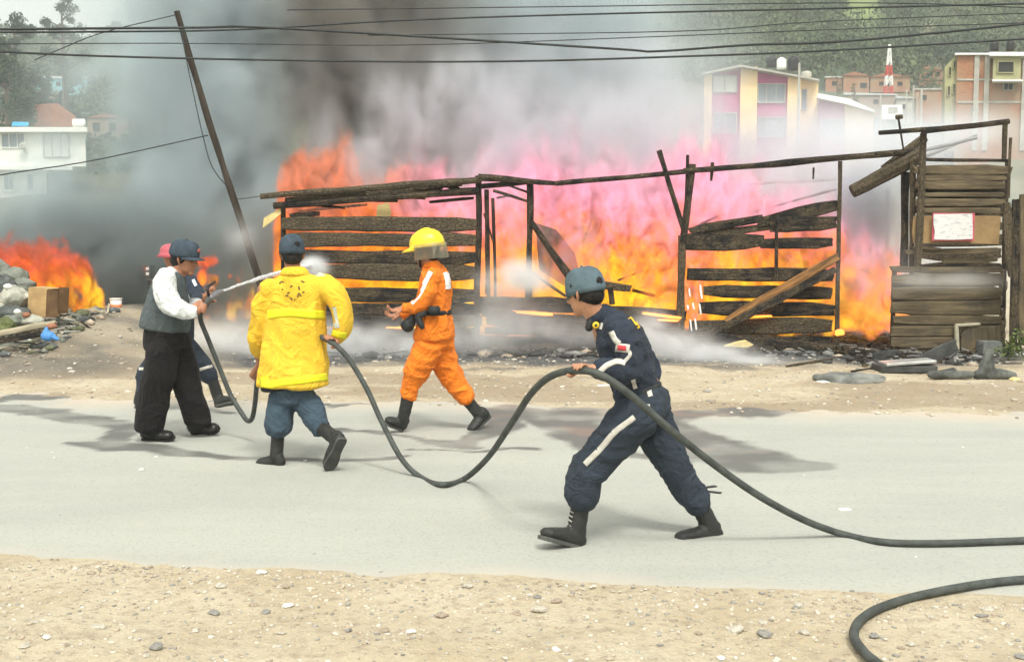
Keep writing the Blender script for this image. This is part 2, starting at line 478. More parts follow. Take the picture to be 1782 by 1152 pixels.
def scatter(name, n, area, sizes, mats, seed, flat=.6, zoff=.2, sub=1):
    rs = np.random.RandomState(seed)
    pos = np.array([area(rs) for _ in range(n)])
    zz = height(pos[:, 0], pos[:, 1])
    road = (pos[:, 1] > NEAR0 + SLOPE * pos[:, 0]) & (pos[:, 1] < FAR0 + SLOPE * pos[:, 0])
    zz = np.where(road, np.maximum(zz, .006), zz)
    VV, FF, MI = [], [], []; base = 0
    protos = [rock_mesh(100 + k, sub, flat) for k in range(6)]
    pv = [np.array([v.co[:] for v in p.vertices]) for p in protos]; pf = [np.array([p.vertices[:] for p in q.polygons]) for q in protos]
    for k in range(n):
        s = sizes[0] * (sizes[1] / sizes[0]) ** (rs.rand() ** 2.2); a = rs.rand() * 6.28; q = k % 6
        v = pv[q] * s * np.array([rs.uniform(.7, 1.5), 1, rs.uniform(.6, 1.2)])
        ca, sa = math.cos(a), math.sin(a)
        v = np.stack([v[:, 0] * ca - v[:, 1] * sa, v[:, 0] * sa + v[:, 1] * ca, v[:, 2]], 1) + [pos[k, 0], pos[k, 1], zz[k] + s * zoff]
        VV.append(v); FF.append(pf[q] + base); base += len(v); MI += [rs.choice(len(mats), p=[w for _, w in mats])] * len(pf[q])
    me = quads_to_mesh(name, np.concatenate(VV), np.concatenate(FF))
    for m_, _ in mats: me.materials.append(m_)
    me.polygons.foreach_set('material_index', np.array(MI, np.int32))
    return me
smt = [(stone_mats[0], .40), (stone_mats[1], .22), (stone_mats[2], .365), (stone_mats[3], .015)]
def near_area(rs):
    x = rs.uniform(-4, 4); e = 5.05 + SLOPE * x
    return (x, e - rs.rand() ** 1.4 * 1.6 + rs.randn() * .05)
def far_area(rs):
    x = rs.uniform(-8, 9); e = FAR0 + SLOPE * x
    return (x, e - .2 + rs.rand() * 5.2 + rs.randn() * .15)
o = put('gravel', scatter('gravel', 9000, near_area, (.003, .012), smt, 5), label='fine gravel strewn over the dirt verge in front of the road', cat='gravel', kind='stuff')
o = put('gravel', scatter('gravel', 4200, far_area, (.006, .03), smt, 6), label='gravel and chips strewn over the dirt between road and shack', cat='gravel', kind='stuff')
def road_area(rs): x = rs.uniform(-6, 6); return (x, rs.uniform(5.4, 10.4) + SLOPE * x)
o = put('gravel', scatter('gravel', 130, road_area, (.003, .012), [(stone_mats[3], .5), (stone_mats[1], .5)], 7), label='scattered pale chips lying on the asphalt', cat='gravel', kind='stuff')

# ================================================= FOLIAGE
leaf_mats = {}
def leafmat(name, a, b):
    m, nt, bs = shader(name); t = NT(nt)
    f = t.attr('tone')
    t.L.new(t.mix(f, c4(a), c4(b)), bs.inputs['Base Color']); bs.inputs['Roughness'].default_value = .8
    bs.inputs['Specular IOR Level'].default_value = .2
    return m
LM = {'hill': leafmat('hill_foliage', (.05, .075, .045), (.12, .15, .07)), 'euc': leafmat('eucalyptus_leaf', (.03, .055, .035), (.08, .11, .06)),
      'weed': leafmat('weed_leaf', (.07, .10, .03), (.15, .19, .06))}
def leaves(centres, radii, per, size, seed, flat=.8, tone0=None):
    rs = np.random.RandomState(seed)
    C_ = np.repeat(np.asarray(centres), per, 0); Rr = np.repeat(np.asarray(radii), per)
    n = len(C_)
    d = rs.randn(n, 3); d /= np.linalg.norm(d, axis=1)[:, None]
    rr = rs.rand(n) ** .45
    p = C_ + d * (Rr * rr)[:, None] * [1, 1, flat]
    a = rs.randn(n, 3); a /= np.linalg.norm(a, axis=1)[:, None]
    b = np.cross(a, rs.randn(n, 3)); b /= np.linalg.norm(b, axis=1)[:, None]
    s = (np.repeat(np.broadcast_to(size, (len(centres),)), per) * rs.uniform(.6, 1.4, n))[:, None]
    V = np.stack([p - a * s, p + b * s * .55, p + a * s, p - b * s * .55], 1).reshape(-1, 3)
    me = quads_to_mesh('leaves', V, np.arange(len(V)).reshape(-1, 4))
    tone = np.clip(rs.rand(n) * .5 + np.repeat(rs.rand(len(centres)), per) * .45, 0, 1)
    if tone0 is not None: tone = np.clip(tone * .55 + np.repeat((tone0 - .5) * 2.6 + .3, per), 0, 1)
    add_attr(me, 'tone', np.repeat(tone, 4))
    return me
# far wooded hill: one mass
rs = np.random.RandomState(11)
n = 5200
yy = 158 + rs.rand(n) ** .9 * 190; xx = yy * rs.uniform(-.25, .52, n)
keep = ~((np.abs(xx / yy - .315) < .02) & (np.abs(yy - 212) < 16))
dens = fbm(np.stack([xx, yy, xx * 0], 1), .035, 3, 88)
keep &= (dens + rs.rand(n) * .3) > .42
xx, yy = xx[keep], yy[keep]
zz = height(xx, yy); rr = rs.uniform(1.6, 3.8, len(xx))
me = leaves(np.stack([xx, yy, zz + rr * .8], 1), rr, 95, rr * .105, 12, tone0=fbm(np.stack([xx, yy, xx * 0], 1), .05, 3, 89))
put('hillside_wood', me, mat=LM['hill'], label='dense green wood covering the steep hillside behind the houses', cat='forest', kind='stuff')
n = 1500
yy = 95 + rs.rand(n) * 170; xx = yy * rs.uniform(-.56, -.24, n); zz = height(xx, yy); rr = rs.uniform(1.0, 2.6, n)
me = leaves(np.stack([xx, yy, zz + rr * .5], 1), rr, 60, rr * .15, 13)
put('hillside_scrub', me, mat=LM['hill'], label='grey green scrub between the houses on the left hillside', cat='scrub', kind='stuff')

bark = mat('bark', (.13, .10, .075), .9, .3, 4, .02, 12)
def tree(px_, py_top, py_base, wpx, Y, label, seed, name='eucalyptus_tree', dense=60, group=None, col_='euc', spread=1.0):
    base = P(px_, py_base, Y); base.z = min(base.z, zat(base.x, base.y)); top = P(px_, py_top, Y).z
    H = top - base.z; W = wpx / F * Y / 2
    root = thing(name, base, label, 'tree', group)
    rs = np.random.RandomState(seed); r2 = random.Random(seed)
    bm = bmesh.new(); tube(bm, [(base, .02 * H + .1), (base + Vector((.02 * W, 0, H * .4)), .014 * H + .07), (base + Vector((-.05 * W, 0, H * .93)), .03)], seg=8, round_ends=False)
    cs, rr = [], []
    for k in range(16):
        z = H * (.22 + .7 * (k + r2.random()) / 16); a = r2.random() * 6.28
        wd = W * (math.sin(min(1, (z / H - .12) * 1.25) * math.pi) ** .6) * r2.uniform(.45, .95) * spread
        tip = base + Vector((math.cos(a) * wd, math.sin(a) * wd, z + wd * .25))
        tube(bm, [(base + Vector((0, 0, z - wd * .3)), .045 * W + .03), (tip, .02)], seg=5, n=1, round_ends=False)
        for j in range(3):
            cs.append(np.array(tip) + rs.randn(3) * W * .16); rr.append(W * r2.uniform(.18, .34))
    put('trunk', bm_mesh(bm), root, bark)
    put('crown', leaves(np.array(cs), np.array(rr), dense, W * .05, seed), root, LM[col_])
    return root
tree(30, 12, 175, 88, 95, 'tall dark eucalyptus at the left edge, its crown bushy and round topped', 1, dense=150)
tree(112, -30, 130, 80, 105, 'tall thin eucalyptus right of the first, sky showing through its crown', 2, dense=120)
tree(12, 95, 190, 100, 88, 'low dark spreading tree below the two tall eucalyptus trees', 3, 'broadleaf_tree', dense=150)
tree(60, 110, 185, 90, 92, 'dark bushy tree beside the low spreading one, above the blue house', 4, 'broadleaf_tree', dense=150)
tree(185, 48, 110, 50, 240, 'small rounded tree on the skyline, left of a pair', 5, 'broadleaf_tree', group='trees along the skyline')
tree(208, 40, 105, 50, 240, 'tallest rounded tree on the skyline under the yellow sky', 6, 'broadleaf_tree', group='trees along the skyline')
tree(238, 46, 110, 60, 240, 'broad rounded tree on the skyline, half lost in smoke', 7, 'broadleaf_tree', group='trees along the skyline')
tree(163, 68, 115, 40, 240, 'lowest rounded tree on the skyline beside the thin eucalyptus', 8, 'broadleaf_tree', group='trees along the skyline')
tree(1457, 128, 160, 16, 118, 'bright green young tree between the brick houses', 9, 'broadleaf_tree', col_='weed')
tree(1487, 138, 160, 18, 116, 'small round green tree in front of the brick houses', 10, 'broadleaf_tree', col_='weed')

# ================================================= FAR HOUSES
brickm, nt, bs = shader('raw_brick'); t = NT(nt)
bt = t.N.new('ShaderNodeTexBrick'); bt.inputs['Scale'].default_value = 4.0
vec = t.N.new('ShaderNodeCombineXYZ'); x_, y_, z_ = t.xyz(t.obj())
t.L.new(t.m('ADD', x_, y_), vec.inputs[0]); t.L.new(z_, vec.inputs[1]); t.L.new(vec.outputs[0], bt.inputs['Vector'])
bt.inputs['Color1'].default_value = (.30, .10, .04, 1); bt.inputs['Color2'].default_value = (.43, .17, .065, 1); bt.inputs['Mortar'].default_value = (.30, .25, .20, 1)
t.L.new(t.mix(t.ss(t.noise(t.obj(), .5, 4), .35, .7), bt.outputs[0], (.34, .23, .14, 1)), bs.inputs['Base Color']); bs.inputs['Roughness'].default_value = .95
M_ = dict(white=mat('white_wall', (.80, .80, .74), .9, .06, 1), cream=mat('cream_wall', (.86, .62, .32), .9, .08, 1), pink=mat('magenta_wall', (.46, .06, .20), .9, .12, 1),
          teal=mat('turquoise_wall', (.22, .46, .50), .9, .1, 1), tan=mat('tan_wall', (.34, .26, .20), .9, .15, 1), conc=mat('concrete', (.42, .41, .36), .95, .15, 1.5, .01, 9),
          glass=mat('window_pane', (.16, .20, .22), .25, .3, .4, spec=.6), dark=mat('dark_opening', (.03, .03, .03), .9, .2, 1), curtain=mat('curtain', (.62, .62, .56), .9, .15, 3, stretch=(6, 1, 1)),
          tile=mat('clay_tile', (.34, .15, .09), .9, .25, 3, .03, 6, stretch=(4, 1, 1)), blue=mat('blue_tarp', (.05, .35, .6), .6, .15, 2), tin=mat('tin_sheet', (.50, .52, .50), .5, .2, 2, stretch=(8, 1, 1)),
          olive=mat('green_render', (.36, .35, .19), .9, .12, 1), red=mat('red_paint', (.55, .06, .04), .6, .1, 1), wpaint=mat('white_paint', (.8, .8, .78), .6, .05, 1), brick=brickm,
          black=mat('black_plastic', (.02, .02, .022), .5, .2, 3), steel=mat('grey_steel', (.25, .25, .25), .5, .2, 3, metal=.5))
def pbox(x0, y0, x1, y1, Y, depth, zlow=None, bev=0.0):
    """box whose front face at distance Y spans the photo rectangle; goes back by depth"""
    a = P(x0, y0, Y); b = P(x1, y1, Y)
    z0 = b.z if zlow is None else zlow
    return skew(boxm(((a.x + b.x) / 2, Y + depth / 2, (a.z + z0) / 2), (abs(b.x - a.x), depth, a.z - z0), bev=bev), Y)
def skew(me, Y):
    """far houses stand along streets that run up the valley, roughly away from the road"""
    if Y < 50: return me
    k = .93 * sum(v.co.x for v in me.vertices) / len(me.vertices) / Y
    for v in me.vertices: v.co.x += (v.co.y - Y) * k
    return me
def pprism(pts, Y, depth):
    bm = bmesh.new()
    f = [bm.verts.new(P(x, y, Y)) for x, y in pts]; b = [bm.verts.new(v.co + Vector((0, depth, 0))) for v in f]
    bm.faces.new(f); bm.faces.new(b[::-1])
    for i in range(len(f)): j = (i + 1) % len(f); bm.faces.new((f[j], f[i], b[i], b[j]))
    return skew(bm_mesh(bm), Y)
def window(root, x0, y0, x1, y1, Y, frame='white', pane='glass', bars=1, sill=False):
    a = P(x0, y0, Y); b = P(x1, y1, Y); w = .06 if (b.x - a.x) > .8 else .04
    bm = bmesh.new(); yc = Y - .05
    cx, cz = (a.x + b.x) / 2, (a.z + b.z) / 2; W, H = b.x - a.x, a.z - b.z
    box(bm, (cx, yc, a.z - w / 2), (W, .12, w)); box(bm, (cx, yc, b.z + w / 2), (W, .12, w))
    box(bm, (a.x + w / 2, yc, cz), (w, .12, H - 2 * w)); box(bm, (b.x - w / 2, yc, cz), (w, .12, H - 2 * w))
    for k in range(bars): box(bm, (a.x + W * (k + 1) / (bars + 1), yc + .01, cz), (w * .7, .08, H - 2 * w))
    o = put('window', bm_mesh(bm), root, M_[frame])
    put('pane', boxm((cx, Y - .012, cz), (W - 2 * w, .03, H - 2 * w)), o, M_[pane])
    if sill: put('sill', boxm((cx, Y - .1, b.z - .04), (W + .2, .2, .07)), o, M_['white'])
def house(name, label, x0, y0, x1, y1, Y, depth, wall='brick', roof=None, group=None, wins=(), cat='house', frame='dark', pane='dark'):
    hint = Y; cand = np.arange(62, 235, 1.0); d_ = ray((x0 + x1) / 2, y1)      # stand it where the slope meets its foot
    zt_ = height(cand * d_.x / d_.y, cand) - (CAM_H + cand * d_.z / d_.y)
    sg = [cand[i] for i in range(len(cand) - 1) if zt_[i] < 0 <= zt_[i + 1]]
    if sg: Y = min(sg, key=lambda q_: abs(q_ - hint)); depth = min(depth, 6)
    c_ = P((x0 + x1) / 2, y1, Y); gz = zat(c_.x, Y + depth / 2) - 1.5
    root = thing(name, (c_.x, Y + depth / 2, min(c_.z, gz + 1.5)), label, cat, group)
    depth = min(depth, 6)
    put('wall', pbox(x0, y0, x1, y1, Y, depth, zlow=min(c_.z, gz)), root, M_[wall])
    if roof == 'flat': put('roof', pbox(x0 - 2, y0 - 3, x1 + 2, y0 - .2, Y - .15, depth + .3), root, M_['conc'])
    elif roof == 'tile': put('roof', pprism([(x0 - 2, y0), ((x0 * .6 + x1 * .4), y0 - 7), (x1 + 2, y0)], Y - .2, depth + .4), root, M_['tile'])
    elif roof == 'tin': put('roof', pprism([(x0 - 2, y0 - .2), (x0 - 2, y0 - 5), (x1 + 2, y0 - 2), (x1 + 2, y0 - .2)], Y - .2, depth + .4), root, M_['tin'])
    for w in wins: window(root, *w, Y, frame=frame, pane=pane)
    return root
# white house, left
Yh = 80
c_ = P(60, 340, Yh); r = thing('white_house', (c_.x, Yh + 4, min(c_.z, zat(c_.x, Yh + 4))), 'white two storey house with a flat roof slab and wide windows at the left edge', 'house')
put('wall', pbox(-60, 230, 150, 290, Yh, 9), r, M_['white']); put('wall', pbox(-60, 296, 82, 338, Yh + .8, 8, zlow=c_.z - 2), r, M_['white'])
put('side_wall', pbox(83, 296, 96, 336, Yh + 1.6, 6, zlow=c_.z - 2), r, M_['tan'])
put('roof', pbox(-64, 221.5, 152, 229.8, Yh - .6, 10), r, M_['white']); put('balcony_slab', pbox(-60, 290.2, 126, 295.8, Yh - .3, 8.5), r, M_['white'])
window(r, 2, 232, 45, 258, Yh, bars=2); window(r, 75, 232, 122, 274, Yh, pane='curtain', bars=2, frame='conc'); window(r, 7, 304, 26, 331, Yh + .8, bars=1, sill=True); window(r, 48, 303, 60, 331, Yh + .8, bars=0)
bm = bmesh.new(); q = P(39, 252, Yh - .5); bmesh.ops.create_cone(bm, segments=16, radius1=.28, radius2=.06, depth=.16, cap_ends=True, matrix=Matrix.Translation(q) @ Matrix.Rotation(R(60), 4, 'X'))
tube(bm, [(q + Vector((0, .1, -.05)), .03), (q + Vector((.02, .3, -.45)), .03), (q + Vector((0, .52, -.5)), .03)], seg=6)
put('satellite_dish', bm_mesh(bm), None, M_['conc'], 'small grey satellite dish under the upper left window of the white house', 'dish')
house('tiled_house', 'pale house with a broad brown tiled roof behind the white house', -10, 192, 62, 220, 92, 8, 'tan', 'tile', wins=[(5, 198, 20, 208), (32, 198, 50, 208)], frame='white', pane='glass')
bm = pprism([(36, 221), (44, 183), (100, 180), (132, 203), (132, 221)], 90, 7); put('tile_roof_house', bm, None, M_['tile'], 'big hipped brown roof rising just above the flat slab of the white house', 'house')
put('blue_tarpaulin', pprism([(20, 219), (22, 212), (50, 213), (49, 219)], 84, .6), None, M_['blue'], 'bright blue tarpaulin on the roof of the white house', 'tarpaulin')
put('water_tank', pbox(125, 207, 149, 219, 83, 1.2, bev=.1), None, M_['white'], 'white rooftop water tank at the right end of the white house', 'tank')
r = house('blue_house', 'long low pale blue house below the trees on the left hillside', 60, 137, 152, 158, 112, 7, 'teal', 'tin', wins=[(72, 143, 80, 150), (98, 143, 106, 150), (126, 143, 134, 150)], frame='dark')
house('hut', 'small pale tan hut right of the long blue house', 168, 137, 190, 149, 125, 4, 'tan', 'tin', wins=[(176, 140, 182, 145)])
house('hut', 'small white hut with one dark window, higher on the left hillside', 201, 131, 222, 146, 128, 4, 'white', 'tin', wins=[(208, 135, 214, 141)])
house('hut', 'long faint white hut seen through thin smoke', 240, 168, 292, 184, 112, 5, 'white', 'tin')
house('brown_house', 'brown house of rough brick under the blue house', 55, 163, 118, 182, 104, 6, 'tan', 'flat', wins=[(64, 168, 72, 176)])
house('terrace_house', 'hazy terrace house with a reddish roof, left of the leaning pole', 152, 205, 225, 262, 95, 8, 'tan', 'tile', wins=[(162, 214, 174, 228), (190, 214, 202, 228)])
house('terrace_house', 'second hazy terrace house with a reddish roof, nearer the leaning pole', 228, 208, 320, 268, 93, 8, 'tan', 'tile', wins=[(240, 218, 254, 232), (280, 218, 294, 232)])
# magenta and cream house
Yh = 62; c_ = P(1325, 330, Yh)
r = thing('magenta_house', (c_.x, Yh + 4, min(c_.z, zat(c_.x, Yh + 4))), 'magenta and cream two storey house with a shallow gable behind the steam', 'house')
put('wall', pprism([(1236, 330), (1236, 127), (1288, 117), (1372, 133), (1372, 330)], Yh + .25, 8), r, M_['pink'])
put('side_wall', pprism([(1372.3, 330), (1372.3, 136), (1424, 141), (1424, 330)], Yh + .4, 8), r, M_['cream'])
for a, b, ty in ((1226, 1236.5, 128), (1289, 1315, 117), (1371, 1391, 134)): put('pilaster', pbox(a, ty, b, 330, Yh, .9), r, M_['cream'])
put('roof', pprism([(1222, 127), (1290, 113), (1426, 138), (1426, 141), (1290, 116.7), (1222, 130)], Yh - .5, 9.5), r, M_['conc'])
window(r, 1240, 132, 1282, 162, Yh + .25, frame='conc', pane='curtain', bars=1); window(r, 1318, 146, 1366, 180, Yh + .25, frame='conc', pane='glass', bars=2); window(r, 1393, 156, 1403, 192, Yh + .4, frame='conc', pane='glass', bars=0)
window(r, 1240, 196, 1282, 232, Yh + .25, frame='conc', pane='glass', bars=1); window(r, 1318, 204, 1366, 240, Yh + .25, frame='conc', pane='glass', bars=2)
c_ = P(1470, 330, 60)
r = thing('magenta_annex', (c_.x, 63, min(c_.z, zat(c_.x, 63))), 'lower magenta and cream annex with a white sloping roof beside the gabled house', 'house')
put('wall', pprism([(1426, 330), (1426, 172), (1470, 182), (1470, 330)], 60.2, 6), r, M_['pink']); put('side_wall', pprism([(1470.3, 330), (1470.3, 184), (1520, 196), (1520, 330)], 60, 6), r, M_['cream'])
put('roof', pprism([(1421, 170.5), (1424, 163), (1478, 172), (1522, 192.5), (1522, 195.5), (1470, 181)], 59.5, 7), r, M_['wpaint']); window(r, 1428, 208, 1466, 240, 60.2, frame='conc', pane='glass', bars=2)
def tank(x0, y0, x1, y1, Y, m_, lab):
    a = P(x0, y0, Y); b = P(x1, y1, Y); rr = (b.x - a.x) / 2; c = Vector(((a.x + b.x) / 2, Y, 0))
    bm = bmesh.new(); tube(bm, [(c + Vector((0, 0, b.z + .02)), rr * .96), (c + Vector((0, 0, b.z + (a.z - b.z) * .4)), rr), (c + Vector((0, 0, b.z + (a.z - b.z) * .8)), rr * .97), (c + Vector((0, 0, a.z)), rr * .35)], seg=16, n=2, round_ends=False)
    put('water_tank', bm_mesh(bm, smooth=True), None, m_, lab, 'tank', 'rooftop water tanks')
tank(1352, 101, 1368, 121, 64, M_['wpaint'], 'white rooftop water tank between two black ones')
tank(1334, 98, 1351, 119, 65, M_['black'], 'black rooftop water tank left of the white one')
tank(1371, 98, 1390, 124, 65, M_['black'], 'black rooftop water tank right of the white one')
tank(1394, 124, 1412, 137, 64, M_['conc'], 'grey squat rooftop tank at the right end of the gabled house')
g_ = 'raw brick houses on the lower slope'
house('brick_house', 'low raw brick house at the left of the brick row, beside the bright young tree', 1437, 136, 1466, 160, 120, 8, 'brick', 'flat', g_, [(1448, 142, 1455, 149)])
house('brick_house', 'raw brick house with a dark doorway behind the small round tree', 1468, 132, 1512, 164, 124, 8, 'brick', 'tile', g_, [(1497, 145, 1508, 153)])
house('brick_house', 'raw brick house with a shallow tiled roof below the mast', 1515, 134, 1583, 160, 121, 8, 'brick', 'tile', g_, [(1530, 143, 1537, 149), (1545, 143, 1550, 149), (1562, 143, 1570, 149)])
house('brick_house', 'tall raw brick house with a reddish gable next to the big brick block', 1600, 122, 1640, 155, 118, 8, 'brick', 'tile', g_, [(1612, 128, 1619, 135), (1630, 126, 1635, 133)])
house('brick_house', 'brown brick house under the reddish gabled one', 1592, 157, 1640, 215, 100, 8, 'brick', 'flat', g_, [(1604, 166, 1612, 174)])
house('brick_house', 'wide dull brown house in front of the brick row', 1470, 166, 1560, 200, 105, 8, 'tan', 'tin', g_, [(1484, 174, 1492, 181), (1520, 174, 1528, 181)])
house('grey_shed', 'grey tin roofed shed behind the white billboard', 1560, 172, 1592, 215, 98, 5, 'conc', 'tin', None, [(1570, 182, 1578, 190)])
Yh = 74; c_ = P(1720, 240, Yh)
r = thing('brick_block', (c_.x, Yh + 5, min(c_.z, zat(c_.x, Yh + 5))), 'big unfinished brick block with concrete columns at the right edge', 'building')
put('wall', pbox(1666, 96, 1850, 262, Yh, 12, zlow=c_.z - 3), r, M_['brick'])
put('side_wall', pprism([(1644, 262), (1644, 118), (1664.5, 95), (1665.6, 95), (1665.6, 262)], Yh + .3, 9), r, M_['olive'])
for a in (1698, 1716, 1782): put('column', pbox(a - 1.6, 96, a + 1.6, 262, Yh - .12, .5), r, M_['conc'])
for yb in (139, 178): put('floor_band', pbox(1666, yb - 1.6, 1850, yb + 1.6, Yh - .06, .4), r, M_['conc'])
put('parapet', pbox(1662, 92.5, 1724, 95.8, Yh - .25, 12), r, M_['wpaint'])
put('bay', pbox(1729, 98, 1776, 138.5, Yh - .8, .65), r, M_['olive']); put('bay_roof', pbox(1722, 91, 1785, 97.6, Yh - 1.1, 4), r, M_['wpaint']); put('bay_sill', pbox(1727, 138.8, 1780, 142, Yh - 1.0, .85), r, M_['wpaint'])
window(r, 1735, 107, 1764, 128, Yh - .8, frame='olive', pane='dark', bars=0); window(r, 1745, 145, 1763, 158, Yh, frame='conc', pane='dark', bars=1)
for (a, b, c2, d) in ((1650, 117, 1655, 133), (1658, 106, 1663, 120), (1648, 150, 1653, 168), (1657, 146, 1662, 164)): window(r, a, b, c2, d, Yh + .3, frame='olive', pane='dark', bars=0)
window(r, 1690, 186, 1702, 198, Yh, frame='conc', pane='dark', bars=0)
tank(1723, 72, 1737, 90, 76, M_['black'], 'black rooftop water tank on the brick block, left of a pair'); tank(1752, 70, 1765, 90, 76, M_['black'], 'black rooftop water tank on the brick block, right of a pair')
# radio mast: red and white lattice
q = P(1546, 160, 150); r = thing('radio_mast', (q.x, q.y, min(q.z, zat(q.x, q.y))), 'tall red and white lattice radio mast rising behind the brick houses', 'mast')
zt = P(1546, 78, 150).z; zb = r.location.z
for k in range(6):
    bm = bmesh.new(); z0 = zb + (zt - zb) * k / 6; z1 = zb + (zt - zb) * (k + 1) / 6; w0 = .5 * (1 - k / 6) + .08; w1 = .5 * (1 - (k + 1) / 6) + .08
    cs = [(-1, -1), (1, -1), (1, 1), (-1, 1)]
    for i in range(4):
        a, b = cs[i], cs[(i + 1) % 4]
        tube(bm, [(Vector((q.x + a[0] * w0, q.y + a[1] * w0, z0)), .09), (Vector((q.x + a[0] * w1, q.y + a[1] * w1, z1)), .09)], seg=4, n=1, round_ends=False)
        tube(bm, [(Vector((q.x + a[0] * w0, q.y + a[1] * w0, z0)), .05), (Vector((q.x + b[0] * w1, q.y + b[1] * w1, z1)), .05)], seg=4, n=1, round_ends=False)
        tube(bm, [(Vector((q.x + b[0] * w0, q.y + b[1] * w0, z0)), .05), (Vector((q.x + a[0] * w1, q.y + a[1] * w1, z1)), .05)], seg=4, n=1, round_ends=False)
    put('mast_section', bm_mesh(bm), r, M_['red'] if k in (3, 1) else M_['wpaint'])
# billboard with dark writing too far to read
r = thing('billboard', (P(1552, 225, 70).x, 70, zat(P(1552, 225, 70).x, 70)), 'white billboard on two posts in front of the brown houses', 'billboard')
put('board', pbox(1535, 183, 1570, 208, 70, .15), r, M_['wpaint'])
put('board_print', pbox(1546, 187, 1562, 196, 69.94, .03), r, M_['conc'])
for a in (1540, 1565): put('post', pbox(a - .9, 208.2, a + .9, 240, 70, .12, zlow=r.location.z), r, M_['steel'])
# thin street poles
for x, y0, Yp, lab in ((1391, 112, 55, 'thin grey street pole in front of the cream wall'), (1578, 158, 80, 'thin grey pole beside the billboard'), (1590, 150, 82, 'second thin grey pole right of the billboard'), (1597, 163, 84, 'shortest thin grey pole left of the brick block'), (1533, 165, 78, 'thin grey pole left of the billboard'), (1604, 158, 60, 'pale pole just left of the brick block\'s lower storey')):
    a = P(x, y0, Yp); bm = bmesh.new(); tube(bm, [(Vector((a.x, a.y, zat(a.x, Yp) - .3)), .09), (a, .06)], seg=8, n=1)
    put('street_pole', bm_mesh(bm), None, M_['conc'], lab, 'pole', 'thin street poles')

# ================================================= CABLES and leaning pole
cable_m = mat('cable_rubber', (.03, .035, .035), .6, .2, 5)
def cable(pts, r, lab, m_=None, name='power_cable', cat='cable', group='power cables overhead', n=6):
    bm = bmesh.new(); tube(bm, [(P(x, y, Y), r) for x, y, Y in pts], side=(0, 0, 1), seg=6, n=n, round_ends=False)
    return put(name, bm_mesh(bm, smooth=True), None, m_ or cable_m, lab, cat, group)
cable([(-150, 53, 12), (320, 49, 12.6), (490, 50, 13), (1060, 85, 13.5), (1140, 90, 13.5), (1300, 79, 13), (1500, 70, 12.6), (1980, 22, 12)], .014, 'thickest overhead cable, sagging lowest near the middle of the photo')
cable([(-150, 57, 12), (165, 56, 12.4), (420, 52, 13), (700, 36, 13.5), (1000, 26, 13.5), (1500, 14, 13), (1980, 2, 12)], .011, 'overhead cable that climbs away from the thickest one towards the upper right')
cable([(-150, 82, 12), (170, 98, 12.4), (600, 107, 13), (900, 107, 13), (1180, 99, 12.8), (1450, 88, 12.5), (1980, 56, 12)], .012, 'lowest overhead cable running right across the photo')
cable([(-150, 78, 12.5), (300, 76, 13), (700, 79, 13.4), (1100, 66, 13.4), (1500, 50, 13), (1980, 34, 12)], .006, 'faint thin cable between the thickest and the lowest one')
cable([(500, 18, 16), (1000, 12, 16), (1550, 6, 16), (1980, 24, 16)], .008, 'faint thin cable along the top of the photo')
cable([(640, 62, 15), (1180, 55, 15), (1430, 38, 15), (1980, 16, 15)], .007, 'faint thin cable over the wooded hill')
wood_dark = None
charm, nt, bs = shader('charred_wood'); t = NT(nt)
o_ = t.obj(); oi = t.N.new('ShaderNodeObjectInfo').outputs['Random']
pr = t.vm('ADD', t.vm('MULTIPLY', o_, (1, 7, 7)), t.vm('MULTIPLY', t.N.new('ShaderNodeCombineXYZ').outputs[0], (1, 1, 1)))
cx = t.N.new('ShaderNodeCombineXYZ'); t.L.new(t.m('MULTIPLY', oi, 37.0), cx.inputs[0]); pr = t.vm('ADD', t.vm('MULTIPLY', o_, (1, 7, 7)), cx.outputs[0])
n1 = t.noise(pr, 2.2, 6, .65); n2 = t.noise(pr, 9, 4, .7); n3 = t.noise(t.vm('ADD', o_, cx.outputs[0]), 1.3, 3, .5)
c = t.mix(t.ss(n1, .40, .60), (.012, .010, .009, 1), (.095, .070, .042, 1))
c = t.mix(t.m('MULTIPLY', t.ss(n3, .45, .65), .75), c, t.mix(t.ss(n2, .4, .6), (.06, .045, .022, 1), (.16, .12, .065, 1)))
c = t.mix(t.m('MULTIPLY', t.ss(n2, .6, .72), .6), c, (.20, .18, .15, 1))
c = t.mix(t.m('MULTIPLY', t.ss(t.noise(t.vm('ADD', o_, cx.outputs[0]), 3.5, 4, .6), .5, .62), .85), c, (.010, .009, .009, 1))
c = t.mix(t.m('MULTIPLY', t.m('GREATER_THAN', t.m('FRACT', t.m('MULTIPLY', oi, 7.31)), .62), .5), c, (.17, .13, .075, 1))
vo = t.N.new('ShaderNodeTexVoronoi'); vo.feature = 'DISTANCE_TO_EDGE'; vo.inputs['Scale'].default_value = 16; t.L.new(t.vm('MULTIPLY', t.vm('ADD', o_, cx.outputs[0]), (1, 1.6, 1.6)), vo.inputs['Vector'])
crk = t.ss(vo.outputs[0], .0, .12)
c = t.mix(t.m('MULTIPLY', t.m('SUBTRACT', 1.0, crk), .5), c, (.006, .005, .005, 1))
t.L.new(c, bs.inputs['Base Color']); bs.inputs['Roughness'].default_value = .75; bs.inputs['Specular IOR Level'].default_value = .3
t.bump(t.m('ADD', t.m('ADD', n1, t.m('MULTIPLY', n2, .6)), t.m('MULTIPLY', crk, .5)), bs, .04)
scorch, nt, bs = shader('scorched_board'); t = NT(nt)
o_ = t.obj(); oi = t.N.new('ShaderNodeObjectInfo').outputs['Random']
cx = t.N.new('ShaderNodeCombineXYZ'); t.L.new(t.m('MULTIPLY', oi, 37.0), cx.inputs[0]); pr = t.vm('ADD', t.vm('MULTIPLY', o_, (1, 9, 9)), cx.outputs[0])
